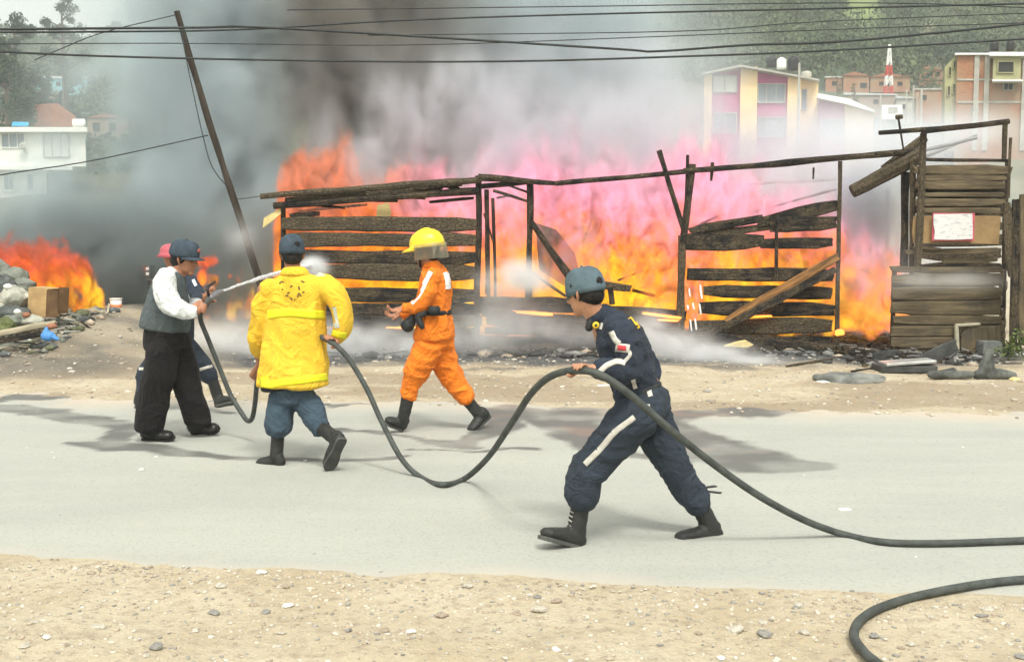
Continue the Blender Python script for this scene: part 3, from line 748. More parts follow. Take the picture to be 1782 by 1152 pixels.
n1 = t.noise(pr, 1.8, 6, .65); n2 = t.noise(pr, 8, 4, .7); n3 = t.noise(t.vm('ADD', o_, cx.outputs[0]), 1.6, 4, .55)
c = t.mix(t.ss(n1, .35, .65), (.070, .050, .026, 1), (.15, .115, .062, 1))
c = t.mix(t.m('MULTIPLY', t.ss(n3, .5, .7), .7), c, (.03, .026, .02, 1))
c = t.mix(t.m('MULTIPLY', t.ss(n2, .6, .7), .5), c, (.24, .20, .13, 1))
t.L.new(c, bs.inputs['Base Color']); bs.inputs['Roughness'].default_value = .85
t.bump(t.m('ADD', n1, t.m('MULTIPLY', n2, .6)), bs, .02)
def local_part(name, a, b, build, parent, m_, **kw):
    """mesh built along local X from a to b, so that the wood grain follows the piece"""
    d = (b - a); L = d.length; x = d / L
    z = Vector((0, 0, 1)) - x * x.z
    if z.length < .2: z = Vector((0, -1, 0)) - x * x.y
    if abs(x.z) > .9: z = Vector((-1, 0, 0)) + x * x.x; z = Vector((1, 0, 0)) - x * x.x
    z.normalize(); y = z.cross(x)
    bm = bmesh.new(); build(bm, L)
    me = bm_mesh(bm); me.materials.append(m_)
    o = link(bpy.data.objects.new(name, me)); Mx = Matrix((x, y, z)).transposed().to_4x4(); Mx.translation = a - (root_loc(parent) if parent else Vector())
    o.matrix_local = Mx
    if parent: o.parent = parent
    return props(o, **kw)
def plank(name, a, b, w, th, parent, m_=None, seed=0, ragged=1.0, taper=0.0, **kw):
    r2 = random.Random(seed * 13 + 5); n = max(4, min(14, int((b - a).length / .3)))
    ph = [r2.uniform(0, 100) for _ in range(3)]
    def build(bm, L):
        pts = np.array([[L * i / n, 0, 0] for i in range(n + 1)])
        up = (fbm(pts, 2.2, 3, seed + 1) - .38) * .75 * ragged; lo = (fbm(pts, 2.0, 3, seed + 77) - .38) * .8 * ragged; yy = (fbm(pts, 1.0, 2, seed + 31) - .5) * th * 1.2
        rings = []
        for i in range(n + 1):
            x = L * i / n + (r2.uniform(-.03, .03) if i in (0, n) else 0); h = w / 2 * (1 - taper * i / n)
            t1 = h * (1 + up[i]); b1 = -h * (1 + lo[i]); y0 = yy[i]; e = th / 2
            if i in (0, n): t1 *= r2.uniform(.6, 1.0); b1 *= r2.uniform(.5, 1.0)
            rings.append([bm.verts.new((x + r2.uniform(-.02, .02), y0 + dy, dz)) for dy, dz in ((-e, b1 * .8), (-e * 1.1, 0 + h * .1 * up[i]), (-e, t1 * .8), (-e * .4, t1), (e, t1 * .95), (e, b1 * .95), (-e * .4, b1))])
        for p, q in zip(rings, rings[1:]):
            for j in range(7): bm.faces.new((p[j], p[(j + 1) % 7], q[(j + 1) % 7], q[j]))
        bm.faces.new(rings[0]); bm.faces.new(rings[-1][::-1])
    return local_part(name, a, b, build, parent, m_ or charm, **kw)
def log(name, a, b, r0, r1, parent, m_=None, seed=0, seg=8, **kw):
    n = max(4, min(16, int((b - a).length / .22)))
    def build(bm, L):
        pts = np.array([[L * i / n, 0, 0] for i in range(n + 1)])
        f = fbm(pts, 2.6, 3, seed) ; oy = (fbm(pts, .9, 3, seed + 3) - .5) * r0 * 1.3; oz = (fbm(pts, .9, 3, seed + 6) - .5) * r0 * 1.3
        tube(bm, [(Vector((L * i / n, oy[i], oz[i])), (r0 + (r1 - r0) * i / n) * (.72 + .56 * f[i])) for i in range(n + 1)], side=(0, 1, 0), seg=seg, n=1, round_ends=False)
    return local_part(name, a, b, build, parent, m_ or charm, **kw)
pole_m = mat('weathered_pole', (.055, .045, .035), .9, .4, 3, .03, 12, stretch=(1, 4, 4))
base = G(489, 598); base = P(489, 595, 16.6); base.z = zat(base.x, base.y) - .1
log('leaning_pole', base, P(306, 20, 16.0), .060, .045, None, pole_m, 4, 10, label='long bare wooden pole leaning left over the smoke', cat='pole')
for nm, pts, r_, lab in (('w', [(60, 105, 15), (110, 84, 15.2), (180, 57, 15.6), (308, 26, 16.0)], .007, 'slack wire rising from the left to the top of the leaning pole'),
                     ('w', [(-120, 335, 13), (0, 305, 14), (160, 280, 15), (362, 236, 16.2)], .008, 'slack wire from the left edge to the middle of the leaning pole'),
                     ('w', [(316, 50, 16.0), (322, 92, 15.9), (336, 160, 15.9), (352, 232, 16.0), (370, 292, 16.1), (405, 336, 16.3)], .007, 'loose wire hanging in a curve beside the leaning pole'),
                     ('w', [(408, 347, 16.3), (430, 345, 16.35), (458, 341, 16.4)], .006, 'short wire from the leaning pole to the end of the roof beam')):
    cable(pts, r_, lab, group=None, name='wire')

# ================================================= BURNING SHACK
YS = 16.4
sc_ = 1.0 * YS / F                                   # metres per photo pixel at the shack
shack = thing('burning_shack', (P(830, 600, YS).x, YS, 0), 'long burning wooden shack, its plank walls charred and open to the flames', 'shack')
def pl(name, x0, y0, x1, y1, wpx, Y=YS, th=.05, m_=None, parent=None, seed=None, Y1=None, ragged=1.0, taper=0.0, **kw):
    if parent is None: parent = shack
    pl.k += 1
    return plank(name, P(x0, y0, Y), P(x1, y1, Y1 if Y1 else Y), wpx * Y / F, th, parent, m_, pl.k if seed is None else seed, ragged, taper, **kw)
pl.k = 0
def lg(name, x0, y0, x1, y1, w0, w1=None, Y=YS, m_=None, parent=None, Y1=None, **kw):
    if parent is None: parent = shack
    pl.k += 1
    return log(name, P(x0, y0, Y), P(x1, y1, Y1 if Y1 else Y), w0 / 2 * Y / F, (w0 if w1 is None else w1) / 2 * Y / F, parent, m_, pl.k, **kw)
# left wall
for x0, y0, x1, y1, w in ((492, 391, 830, 391, 23), (496, 416, 832, 419, 23), (494, 446, 830, 449, 22), (505, 473, 828, 475, 25), (498, 512, 836, 514, 23), (500, 536, 842, 540, 20), (500, 558, 700, 560, 21), (702, 556, 838, 560, 19)):
    pl('plank', x0, y0 + (pl.k % 3 - 1), x1, y1 - (pl.k % 2), w + 0.5)
pl('plank', 560, 580, 830, 578, 14, th=.04); pl('plank', 500, 577, 620, 576, 9, th=.04)
lg('roof_beam', 453, 343, 838, 313, 10, 12, Y=YS - .12); lg('roof_beam', 476, 358, 834, 331, 12, 11, Y=YS - .06); pl('roof_board', 498, 350, 640, 341, 14, Y=YS - .02); pl('roof_board', 600, 343, 770, 327, 10, Y=YS + .06)
lg('roof_beam', 832, 309, 966, 319, 13, 8, Y=YS - .13); lg('roof_beam', 836, 326, 925, 318, 10, 8, Y=YS - .05); pl('roof_board', 720, 324, 800, 318, 16, Y=YS + .02)
lg('post', 833, 306, 831, 600, 11, 11); lg('post', 846, 330, 850, 518, 8, 7, Y=YS + .05); lg('post', 857, 345, 862, 520, 6, 5, Y=YS + .3); lg('post', 492, 352, 494, 600, 9, 9, Y=YS + .08); lg('post', 923, 320, 920, 520, 11, 11, Y=YS + .05)
pl('plank', 505, 375, 560, 372, 8, Y=YS + .3)
for x0, y0, x1, y1, w, dy in ((505, 352, 600, 362, 5, .1), (560, 345, 690, 350, 6, .15), (620, 338, 742, 345, 5, .2), (700, 342, 830, 336, 7, .25), (515, 368, 640, 356, 4, .5), (745, 352, 828, 344, 5, .3), (600, 330, 640, 344, 6, .08), (770, 318, 800, 332, 9, .05)): pl('roof_slat', x0, y0, x1, y1, w, Y=YS + dy, th=.03)
for x0, y0, x1, y1, w, dy in ((868, 340, 872, 516, 4, .8), (886, 338, 884, 515, 5, 1.0), (905, 350, 909, 515, 4, .9), (842, 372, 858, 420, 4, .2), (858, 332, 924, 352, 5, .3), (864, 345, 892, 340, 4, .5), (872, 318, 920, 335, 4, .2), (850, 395, 846, 512, 4, .15), (898, 400, 894, 516, 6, 1.2)): lg('stick', x0, y0, x1, y1, w, Y=YS + dy)
for x0, y0, x1, y1, w in ((975, 405, 968, 470, 4), (1015, 420, 1030, 380, 4), (1075, 488, 1120, 470, 4), (1100, 505, 1160, 520, 6), (1210, 395, 1260, 372, 4), (1300, 372, 1456, 330, 4)): lg('stick', x0, y0, x1, y1, w, Y=YS + .9)
yel = mat('yellowed_board', (.62, .50, .22), .8, .2, 5, .005, 20); tanb = mat('tan_board', (.34, .23, .12), .85, .3, 4, .01, 20)
put('loose_board', pprism([(457, 397), (459, 380), (487, 363), (489, 372), (472, 386)], YS - .05, .03), shack, yel)
put('loose_board', pprism([(655, 380), (656, 358), (676, 352), (681, 372), (678, 379)], YS + .35, .03), shack, yel)
# middle: low charred wall and leaning pieces
pl('plank', 838, 528, 1035, 532, 24, th=.08); pl('plank', 1030, 540, 1195, 552, 22, th=.08); pl('plank', 880, 552, 1190, 562, 16, th=.06); pl('plank', 1020, 562, 1190, 572, 15, th=.06)
pl('plank', 840, 574, 1190, 584, 13, th=.06, Y=YS - .3)
for x0, y0, x1, y1, w in ((500, 592, 700, 590, 16), (690, 590, 850, 592, 18), (845, 560, 1020, 566, 15), (850, 596, 1010, 592, 18), (1000, 596, 1190, 600, 20), (1180, 603, 1330, 606, 16), (1320, 606, 1470, 604, 18), (838, 543, 900, 548, 16)): pl('fallen_board', x0, y0, x1, y1, w, Y=YS - .15, th=.09, ragged=1.4)
lg('brace', 923, 385, 998, 490, 9, 15); lg('brace', 918, 470, 985, 516, 5, 5, Y=YS - .1)
put('leaning_sheet', pprism([(932, 388), (968, 400), (1000, 440), (1010, 480), (985, 500), (938, 470)], YS + .5, .03), shack, mat('burnt_sheet', (.16, .11, .085), .9, .3, 3, .01, 9))
pl('plank', 1030, 494, 1095, 503, 14, Y=YS + .3); lg('post', 1062, 500, 1066, 530, 10, Y=YS + .3)
# long roof beam and its poles
lg('roof_beam', 966, 319, 1200, 298, 8, 9, Y=YS - .05); lg('roof_beam', 1190, 299, 1605, 263, 10, 13, Y=YS - .05)
lg('brace', 1147, 262, 1190, 398, 9, 9, Y=YS - .1); lg('post', 1204, 286, 1188, 420, 12, 13); lg('post', 1188, 410, 1186, 598, 13, 14); lg('post', 1197, 270, 1192, 400, 6, 7, Y=YS + .1); lg('stub', 1240, 283, 1238, 315, 7, 5, Y=YS - .02)
lg('post', 1461, 281, 1457, 602, 7, 9, Y=YS - .02); lg('stub', 1416, 292, 1415, 312, 4, 3, Y=YS); lg('post', 1351, 372, 1350, 490, 6, 6, Y=YS - .08)
# gate section on the right
pl('plank', 1197, 402, 1330, 380, 14); pl('plank', 1320, 388, 1457, 357, 20); pl('plank', 1340, 392, 1456, 388, 24); pl('plank', 1196, 412, 1340, 394, 12, Y=YS + .04)
pl('plank', 1192, 421, 1330, 420, 25); pl('plank', 1325, 424, 1452, 423, 19)
pl('plank', 1194, 477, 1450, 480, 21); pl('plank', 1225, 507, 1450, 511, 22); pl('plank', 1220, 538, 1452, 538, 24); pl('plank', 1196, 570, 1452, 566, 25); pl('plank', 1196, 593, 1450, 592, 16, Y=YS + .03)
ob = mat('scorched_orange_board', (.26, .13, .045), .85, .5, 3, .02, 14, stretch=(1, 8, 8))
pl('brace', 1262, 560, 1456, 448, 15, Y=YS - .14, m_=ob); pl('brace', 1236, 583, 1452, 470, 13, Y=YS - .20, Y1=YS - .16); pl('brace', 1330, 530, 1458, 470, 8, Y=YS - .11)
pl('fallen_board', 1238, 584, 1490, 612, 11, Y=YS - .3, Y1=YS - 1.0); pl('fallen_board', 1370, 595, 1580, 622, 9, Y=YS - .5, Y1=YS - 1.2)
lg('stub', 1298, 598, 1322, 622, 7, 5, Y=YS - .9)
put('loose_board', pprism([(1262, 603), (1280, 597), (1300, 593), (1312, 600), (1300, 605)], YS - 1.0, .15), shack, yel)
whitef = mat('white_ash', (.75, .74, .72), .9, .1, 5)
for x, y0, y1 in ((1199, 502, 518), (1219, 500, 518), (1196, 530, 540), (1206, 528, 541), (1217, 528, 543), (1201, 553, 572), (1210, 556, 574)): pl('ash_flake', x, y0, x + 2, y1, 3, Y=YS - .09, th=.01, m_=whitef)
# back frame, seen through flame and steam
YB = 20.2
greyw = mat('ash_grey_wood', (.30, .30, .29), .9, .3, 3, .02, 14, stretch=(1, 6, 6))
for a in ((840, 357, 1195, 325, 5), (1190, 326, 1470, 312, 6), (960, 330, 1180, 322, 4)): lg('roof_beam', a[0], a[1], a[2], a[3], a[4], Y=YB, m_=greyw)
for a in ((968, 345, 970, 410, 5), (1003, 360, 1004, 500, 6), (1287, 318, 1284, 560, 7), (1022, 385, 1016, 470, 5), (1145, 395, 1140, 420, 4), (880, 345, 882, 520, 6), (898, 350, 900, 525, 6), (1516, 300, 1514, 600, 8), (1545, 330, 1543, 600, 9), (1490, 330, 1488, 600, 6)): lg('post', *a, Y=YB, m_=greyw)
lg('brace', 1150, 425, 1440, 330, 5, 4, Y=YB - .4, m_=greyw)
lg('brace', 1035, 430, 1160, 335, 3, 2, Y=YB - .6, m_=greyw)
lg('beam', 1482, 332, 1602, 268, 22, 26, Y=YS - .2); lg('beam', 1535, 292, 1610, 240, 10, 16, Y=YS + .1)
# ember glow lines along the lowest boards
em, nt, bs = shader('ember'); bs.inputs['Base Color'].default_value = (.1, .02, .01, 1); bs.inputs['Emission Color'].default_value = (1, .22, .03, 1); bs.inputs['Emission Strength'].default_value = 2.2
for x0, y0, x1, y1, w in ((850, 541, 900, 543, 4), (902, 543, 962, 548, 5), (965, 574, 1022, 577, 4), (1120, 545, 1182, 553, 5), (1145, 556, 1180, 558, 3), (672, 570, 700, 571, 2), (1300, 551, 1340, 550, 3), (1452, 580, 1470, 578, 9)): pl('ember', x0, y0, x1, y1, w, Y=YS - .07, th=.03, m_=em, ragged=1.8)
# ---- charred debris on the ground
deb = 'charred timbers lying before the shack'
def ground_log(x0, y0, x1, y1, wpx, lab, fn=log, m_=None, name='charred_log', **kw):
    a = G(x0, y0); b = G(x1, y1); r = wpx / 2 * a.y / F
    for v in (a, b): v.z = zat(v.x, v.y) + r * .7
    if fn is log: return log(name, a, b, r, r * .85, None, m_, int(x0), label=lab, cat='timber', group=deb, **kw)
    return plank(name, a, b, 2 * r, r * .6, None, m_, int(x0), label=lab, cat='timber', group=deb)
ground_log(918, 616, 1034, 610, 24, 'thick charred log lying on the ash left of the young man')
ground_log(700, 622, 920, 612, 5, 'thin charred pole lying along the edge of the ash')
ground_log(1560, 622, 1690, 616, 6, 'thin charred pole in front of the booth', )
ground_log(1440, 596, 1500, 604, 8, 'charred stub beside the right post of the gate')
ground_log(1500, 640, 1640, 634, 8, 'charred board lying among the wreckage before the booth', plank, name='charred_board')
ground_log(1365, 642, 1450, 630, 6, 'thin charred board on the dirt at the end of the steam jet', plank, name='charred_board')
ground_log(1060, 612, 1170, 606, 10, 'charred board behind the young man\'s back', plank, name='charred_board')
ground_log(1210, 622, 1370, 615, 11, 'charred board lying under the gate section', plank, name='charred_board')
ground_log(1180, 600, 1250, 612, 12, 'charred chunk of timber at the foot of the gate post')
for x0, y0, x1, y1, w, lab in ((1480, 650, 1545, 641, 5, 'thin black stick on the dirt left of the grey slab'), (860, 612, 905, 622, 6, 'short charred stick at the left end of the thick log'), (600, 618, 660, 612, 6, 'charred stick on the wet ash behind the yellow coat'), (1330, 606, 1420, 618, 7, 'charred lath lying below the gate section'), (1590, 634, 1625, 618, 7, 'charred lath tilted against the burnt crate'), (1400, 612, 1445, 600, 7, 'short charred lath at the foot of the gate')): ground_log(x0, y0, x1, y1, w, lab, plank, name='charred_board')
asm_ = [(mat('ash_lump', (.05, .05, .048), .95, .4, 4, .02, 14), .6), (mat('grey_ash_lump', (.20, .20, .19), .95, .3, 4, .02, 14), .3), (stone_mats[2], .1)]
def ash_area(rs): return (rs.uniform(-3.6, 7.2), 15.4 + rs.rand() ** 1.5 * 4.5)
put('charred_rubble', scatter('charred_rubble', 1300, ash_area, (.02, .13), asm_, 9, .5), label='black ash and charred rubble heaped along the foot of the shack', cat='rubble', kind='stuff')
def ash2(rs): return (rs.uniform(4.6, 6.6), 14.2 + rs.rand() * 2.2)
put('charred_rubble', scatter('charred_rubble', 260, ash2, (.02, .12), asm_, 10, .5), label='charred rubble spread between the gate section and the booth', cat='rubble', kind='stuff')

def stick_heap(name, n, area, seed, mats, lmax=.5):
    rs = np.random.RandomState(seed); bm = bmesh.new(); mi = []
    for k in range(n):
        x, y = area(rs); z = float(height([x], [y])[0]); L = rs.uniform(.08, lmax); w = rs.uniform(.008, .03); h = rs.uniform(.006, .02)
        q = Matrix.Rotation(rs.uniform(0, 6.28), 3, 'Z') @ Matrix.Rotation(rs.randn() * .22, 3, 'Y') @ Matrix.Rotation(rs.uniform(-.5, .5), 3, 'X')
        box(bm, (x, y, z + rs.uniform(.02, .10)), (L, w, h), q); mi += [int(rs.randint(len(mats)))] * 6
    me = bm_mesh(bm); [me.materials.append(m_) for m_ in mats]; me.polygons.foreach_set('material_index', mi); return me
put('charred_sticks', stick_heap('s', 520, ash_area, 61, [charm, charm, greyw, mat('ash_lump', (0, 0, 0))], .6), None, None, 'litter of charred sticks and splinters along the foot of the shack', 'debris', kind='stuff')
put('charred_sticks', stick_heap('s', 120, ash2, 62, [charm, charm, greyw], .5), None, None, 'charred splinters strewn between the gate section and the booth', 'debris', kind='stuff')
# ================================================= BOOTH
YT = 15.9
booth = thing('wooden_booth', (P(1655, 620, YT).x, YT + .6, 0), 'narrow wooden booth of scorched boards standing at the right of the shack', 'booth')
def bp(*a, **k): k.setdefault('m_', scorch); return pl(*a, parent=booth, **k)
def bl(*a, **k): return lg(*a, parent=booth, **k)
for y, w, x0, x1 in ((296, 17, 1592, 1758), (310, 11, 1594, 1752), (323, 14, 1592, 1750), (339, 8, 1594, 1746), (353, 13, 1592, 1744), (367, 10, 1592, 1742)):
    bp('board', x0, y, x1, y, w, Y=YT, ragged=.5)
carton = mat('brown_fibreboard', (.30, .20, .095), .85, .25, 3, .006, 18)
put('panel', pprism([(1590, 424), (1588, 402), (1591, 376), (1660, 375), (1742, 376), (1740, 400), (1738, 425), (1665, 423)], YT - .01, .03), booth, carton)
for y, w in ((303, 30), (332, 28), (360, 26)): bp('back_board', 1596, y, 1746, y, w, Y=YT + .14, ragged=.1, m_=charm)
bp('board', 1575, 440, 1735, 436, 9, Y=YT + .05, ragged=1.0); bp('board', 1640, 455, 1735, 452, 9, Y=YT + .1, ragged=1.0); bp('board', 1590, 430, 1640, 434, 5, Y=YT, ragged=1.0)
for y, w in ((470, 10), (487, 23), (511, 24), (536, 25), (557, 17), (576, 20), (597, 21), (616, 15)):
    bp('board', 1554, y, 1742, y, w, Y=YT - .06, ragged=.08)
bp('back_board', 1556, 520, 1740, 520, 60, Y=YT + .0, ragged=.05); bp('back_board', 1556, 585, 1740, 585, 66, Y=YT + .0, ragged=.05)
bp('board', 1552, 467, 1600, 470, 8, Y=YT - .1)
for k, y in enumerate(range(300, 480, 24)): bp('rear_board', 1600, y, 1744, y - 2, 21, Y=YT + 1.5, ragged=.3, m_=charm)
# side wall boards run back from the front
for k, y in enumerate(range(480, 616, 22)): bp('side_board', 1742, y, 1748, y - 6, 20, Y=YT, Y1=YT + 1.5, ragged=.3)
bl('post', 1608, 232, 1596, 470, 13, 14, Y=YT - .04); bl('post', 1750, 212, 1748, 282, 9, 9, Y=YT + .02); bl('post', 1752, 282, 1744, 612, 9, 9, Y=YT + .3); bl('post', 1576, 300, 1572, 470, 15, 14, Y=YT + .35); bl('post', 1588, 282, 1584, 470, 11, 10, Y=YT + .12)
bl('post', 1558, 470, 1552, 612, 9, 9, Y=YT + .06); bl('post', 1590, 430, 1586, 480, 10, 8, Y=YT + .06)
bl('roof_beam', 1530, 233, 1612, 226, 8, 9, Y=YT - .14); bl('roof_beam', 1604, 227, 1756, 212, 11, 9, Y=YT - .14); bl('cross_beam', 1600, 278, 1758, 280, 6, 6, Y=YT - .02)
bl('roof_beam', 1606, 262, 1700, 240, 6, 6, Y=YT + 1.4, m_=greyw); bl('roof_beam', 1540, 300, 1700, 236, 7, 5, Y=YT + 1.8, m_=greyw)
bl('stick', 1572, 262, 1563, 204, 3, 4, Y=YT + .1); bl('stick_head', 1559, 204, 1570, 203, 7, 7, Y=YT + .1)
# framed hatch at the bottom
frm = mat('pale_frame', (.36, .33, .24), .85, .2, 5, .006, 20)
bp('hatch_frame', 1664, 566, 1666, 618, 7, Y=YT - .12, m_=frm, ragged=.15); bp('hatch_frame', 1661, 566, 1700, 564, 5, Y=YT - .12, m_=frm, ragged=.15)
bp('hatch', 1706, 568, 1706, 620, 68, Y=YT - .1, m_=scorch, ragged=.1); 
put('bin_box', pbox(1712, 595, 1744, 622, YT - .5, .25, zlow=zat(6.8, YT - .4)), None, mat('grey_box', (.16, .17, .16), .8, .3, 6), 'small grey box standing against the foot of the booth', 'box')
# notice board
r = thing('notice', P(1659, 419, YT - .1), 'white paper notice with a red edge and faint writing nailed to the booth', 'notice')
put('backing', pbox(1623.5, 371.0, 1695, 419.5, YT - .085, .02), r, mat('red_edge', (.55, .10, .14), .8, .2, 4))
pm, nt, bs = shader('notice_paper'); t = NT(nt)
wv = t.noise(t.vm('MULTIPLY', t.obj(), (9, 1, 34)), 1.0, 3, .6); w2 = t.noise(t.vm('MULTIPLY', t.obj(), (3, 1, 4)), 2.0, 3, .5)
t.L.new(t.mix(t.m('MULTIPLY', t.ss(wv, .54, .62), .6), (.62, .62, .60, 1), (.30, .31, .34, 1)), bs.inputs['Base Color']); bs.inputs['Roughness'].default_value = .8
put('paper', pprism([(1625.5, 417), (1627, 402), (1624.5, 390), (1625, 373), (1660, 372.6), (1692, 372), (1693, 395), (1692.5, 416), (1660, 417.5)], YT - .105, .012), r, pm)
# fence at the far right
fence = thing('board_fence', (P(1775, 600, 15.2).x, 15.2, 0), 'broken dark board fence at the right edge beside the booth', 'fence')
for a in ((1752, 350, 1760, 480, 16), (1768, 345, 1764, 600, 14), (1782, 342, 1779, 602, 15), (1798, 350, 1796, 604, 15), (1812, 346, 1812, 604, 14)): pl('fence_board', *a, Y=15.3, m_=scorch if a[0] > 1775 else charm, parent=fence, ragged=.3)
lg('rail', 1755, 470, 1830, 474, 6, Y=15.36, parent=fence); lg('fence_post', 1760, 240, 1755, 345, 5, Y=15.5, parent=fence)
rs = np.random.RandomState(40)
cs = [np.array(P(x, y, 15.0)) for x, y in ((1768, 600), (1776, 585), (1786, 595), (1758, 606), (1780, 612), (1750, 612))]
put('weeds', leaves(np.array(cs), np.full(len(cs), .16), 60, .03, 41), None, LM['weed'], 'green weeds at the foot of the board fence', 'weeds', kind='stuff')
# ================================================= WRECKAGE in front of the booth
def gz(x, y): g = G(x, y); g.z = zat(g.x, g.y); return g
rub = mat('dusty_rubber', (.095, .10, .09), .85, .6, 5, .01, 30); dk = mat('sooty_metal', (.05, .052, .05), .6, .4, 5, .01, 20)
g = gz(1655, 661); bm = bmesh.new(); tube(bm, [(g + Vector((-.23, 0, .05)), .05), (g + Vector((0, -.02, .05)), .052), (g + Vector((.24, .02, .05)), .045)], seg=10)
put('rubber_pipe', bm_mesh(bm, smooth=True), None, rub, 'short thick grey rubber pipe lying on the dirt before the booth', 'pipe')
bm = bmesh.new(); tube(bm, [(g + Vector((-.06, .25, .04)), .04, .02), (g + Vector((.16, .3, .07)), .05, .02)], seg=8)
put('rubber_scrap', bm_mesh(bm), None, dk, 'black curled scrap lying just behind the grey rubber pipe', 'scrap')
g = gz(1722, 660); bm = bmesh.new()
tube(bm, [(g + Vector((-.05, 0, .06)), .10, .09), (g + Vector((-.03, 0, .2)), .075), (g + Vector((-.02, 0, .30)), .06)], seg=10); tube(bm, [(g + Vector((-.15, -.02, .05)), .06), (g + Vector((.05, -.03, .06)), .065), (g + Vector((.26, -.04, .04)), .05)], seg=10)
put('old_boot', remesh(bm, .014, 3, .008, 14), None, rub, 'dusty grey old boot slumped on the dirt at the right', 'boot')
g = gz(1575, 648); me = boxm(g + Vector((.02, 0, .13)), (.62, .34, .035), Matrix.Rotation(R(-4), 3, 'Y'), .006); put('metal_tray', me, None, mat('bright_tin', (.55, .56, .54), .35, .2, 6, metal=.6), 'pale metal tray edge catching the light in the wreckage', 'tray')
put('burnt_crate', boxm(g + Vector((0, .04, .05)), (.7, .4, .09), None, .01), None, dk, 'black burnt crate under the pale metal tray', 'crate')
pl('leaf_', 0, 0, 1, 1, 1) if False else None
a = gz(1600, 640) + Vector((0, 0, .05)); b = a + Vector((.5, .1, .22)); plank('bent_sheet', a, b, .16, .02, None, dk, 77, label='bent black metal sheet sticking up out of the wreckage', cat='sheet')
a = gz(1520, 632) + Vector((0, 0, .04)); b = a + Vector((.45, .3, .03)); plank('bent_sheet', a, b, .2, .02, None, dk, 78, label='flat sooty metal sheet left of the burnt crate', cat='sheet')
g = gz(1478, 664); me = rock_mesh(51, 3, .28); me.transform(Matrix.Translation(g + Vector((0, 0, .03))) @ Matrix.Diagonal((.34, .24, .28, 1))); put('grey_slab', smooth(me), None, mat('slab_grey', (.17, .175, .16), .9, .5, 4, .01, 30), 'low flat grey slab on the dirt left of the wreckage', 'slab')
for x, y, s, m__, lab in ((1512, 637, .07, M_['black'], 'black lump with a white end left of the burnt crate'), (1440, 634, .06, dk, 'sooty lump beside the dark board on the dirt'), (1672, 630, .09, stone_mats[1], 'pale grey stone at the foot of the booth'), (1697, 607, .06, stone_mats[0], 'light stone near the hatch of the booth'), (1772, 622, .08, M_['white'], 'white crumpled scrap by the board fence'), (1765, 664, .05, yel, 'small yellow scrap on the dirt at the right edge'), (1680, 656, .04, M_['white'], 'small red and white scrap between the pipe and the old boot')):
    g = gz(x, y); me = rock_mesh(int(x), 2, .7); me.transform(Matrix.Translation(g + Vector((0, 0, s * .35))) @ Matrix.Diagonal((s, s, s * .8, 1))); put('scrap', me, None, m__, lab, 'scrap')
def flat_scrap(x, y, w, h, m__, lab, rot=0, cat='litter'):
    g = G(x, y); z = max(zat(g.x, g.y), .008); put('litter', boxm((g.x, g.y, z + .006), (w, h, .006), Matrix.Rotation(rot, 3, 'Z') @ Matrix.Rotation(.08, 3, 'X')), None, m__, lab, cat)
flat_scrap(1050, 674, .14, .05, M_['white'], 'white strip of litter on the dirt left of the young man\'s waist', .3)
flat_scrap(1432, 668, .12, .10, M_['white'], 'white scrap of litter on the dirt below the gate section', .5)
flat_scrap(1225, 852, .20, .03, M_['black'], 'bent black strap lying on the asphalt behind the young man', .5); flat_scrap(1243, 860, .09, .03, M_['black'], 'short black strap end lying beside the bent strap', -.5)
flat_scrap(246, 820, .03, .03, M_['white'], 'tiny white scrap of litter on the asphalt at the left', .2)
flat_scrap(1470, 890, .07, .03, M_['white'], 'white scrap of litter on the asphalt above the hose', .1)

# ================================================= RUBBISH HEAP at the left
def gh(px_, Yd, dz=0.0):
    x = (px_ - 891) / F * Yd * 1.0; return Vector((x, Yd, zat(x, Yd) + dz))
def at(px_, py_, Yd): return P(px_, py_, Yd)
# cardboard box on its side, open to the right
c0 = at(66, 552, 14.6); r = thing('cardboard_box', c0, 'open brown cardboard box tilted on the rubbish heap under the flames', 'box')
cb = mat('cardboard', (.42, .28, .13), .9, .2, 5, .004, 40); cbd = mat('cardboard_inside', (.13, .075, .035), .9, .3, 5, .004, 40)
rz = Matrix.Rotation(R(-8), 3, 'Z') @ Matrix.Rotation(R(5), 3, 'Y'); cc = at(78, 525, 14.8)
W_, D_, H_ = .26, .36, .37
for nm, off, sz, mm in (('side_panel', (0, -D_ / 2, 0), (W_, .012, H_), cb), ('side_panel', (0, D_ / 2, 0), (W_, .012, H_), cb), ('top_panel', (0, 0, H_ / 2), (W_, D_ - .02, .012), cb), ('bottom_panel', (0, 0, -H_ / 2), (W_, D_ - .02, .012), cb), ('back_panel', (-W_ / 2, 0, 0), (.012, D_ - .02, H_ - .02), cb)):
    put(nm, boxm(cc + rz @ Vector(off), sz, rz), r, mm)
put('flap', boxm(cc + rz @ Vector((W_ / 2 + .07, -D_ / 2 + .02, 0)), (.15, .01, H_ * .98), rz @ Matrix.Rotation(R(12), 3, 'Z')), r, cbd); put('flap', boxm(cc + rz @ Vector((W_ / 2 + .06, D_ / 2 - .04, .03)), (.13, .01, H_ * .95), rz @ Matrix.Rotation(R(25), 3, 'Z')), r, cbd)
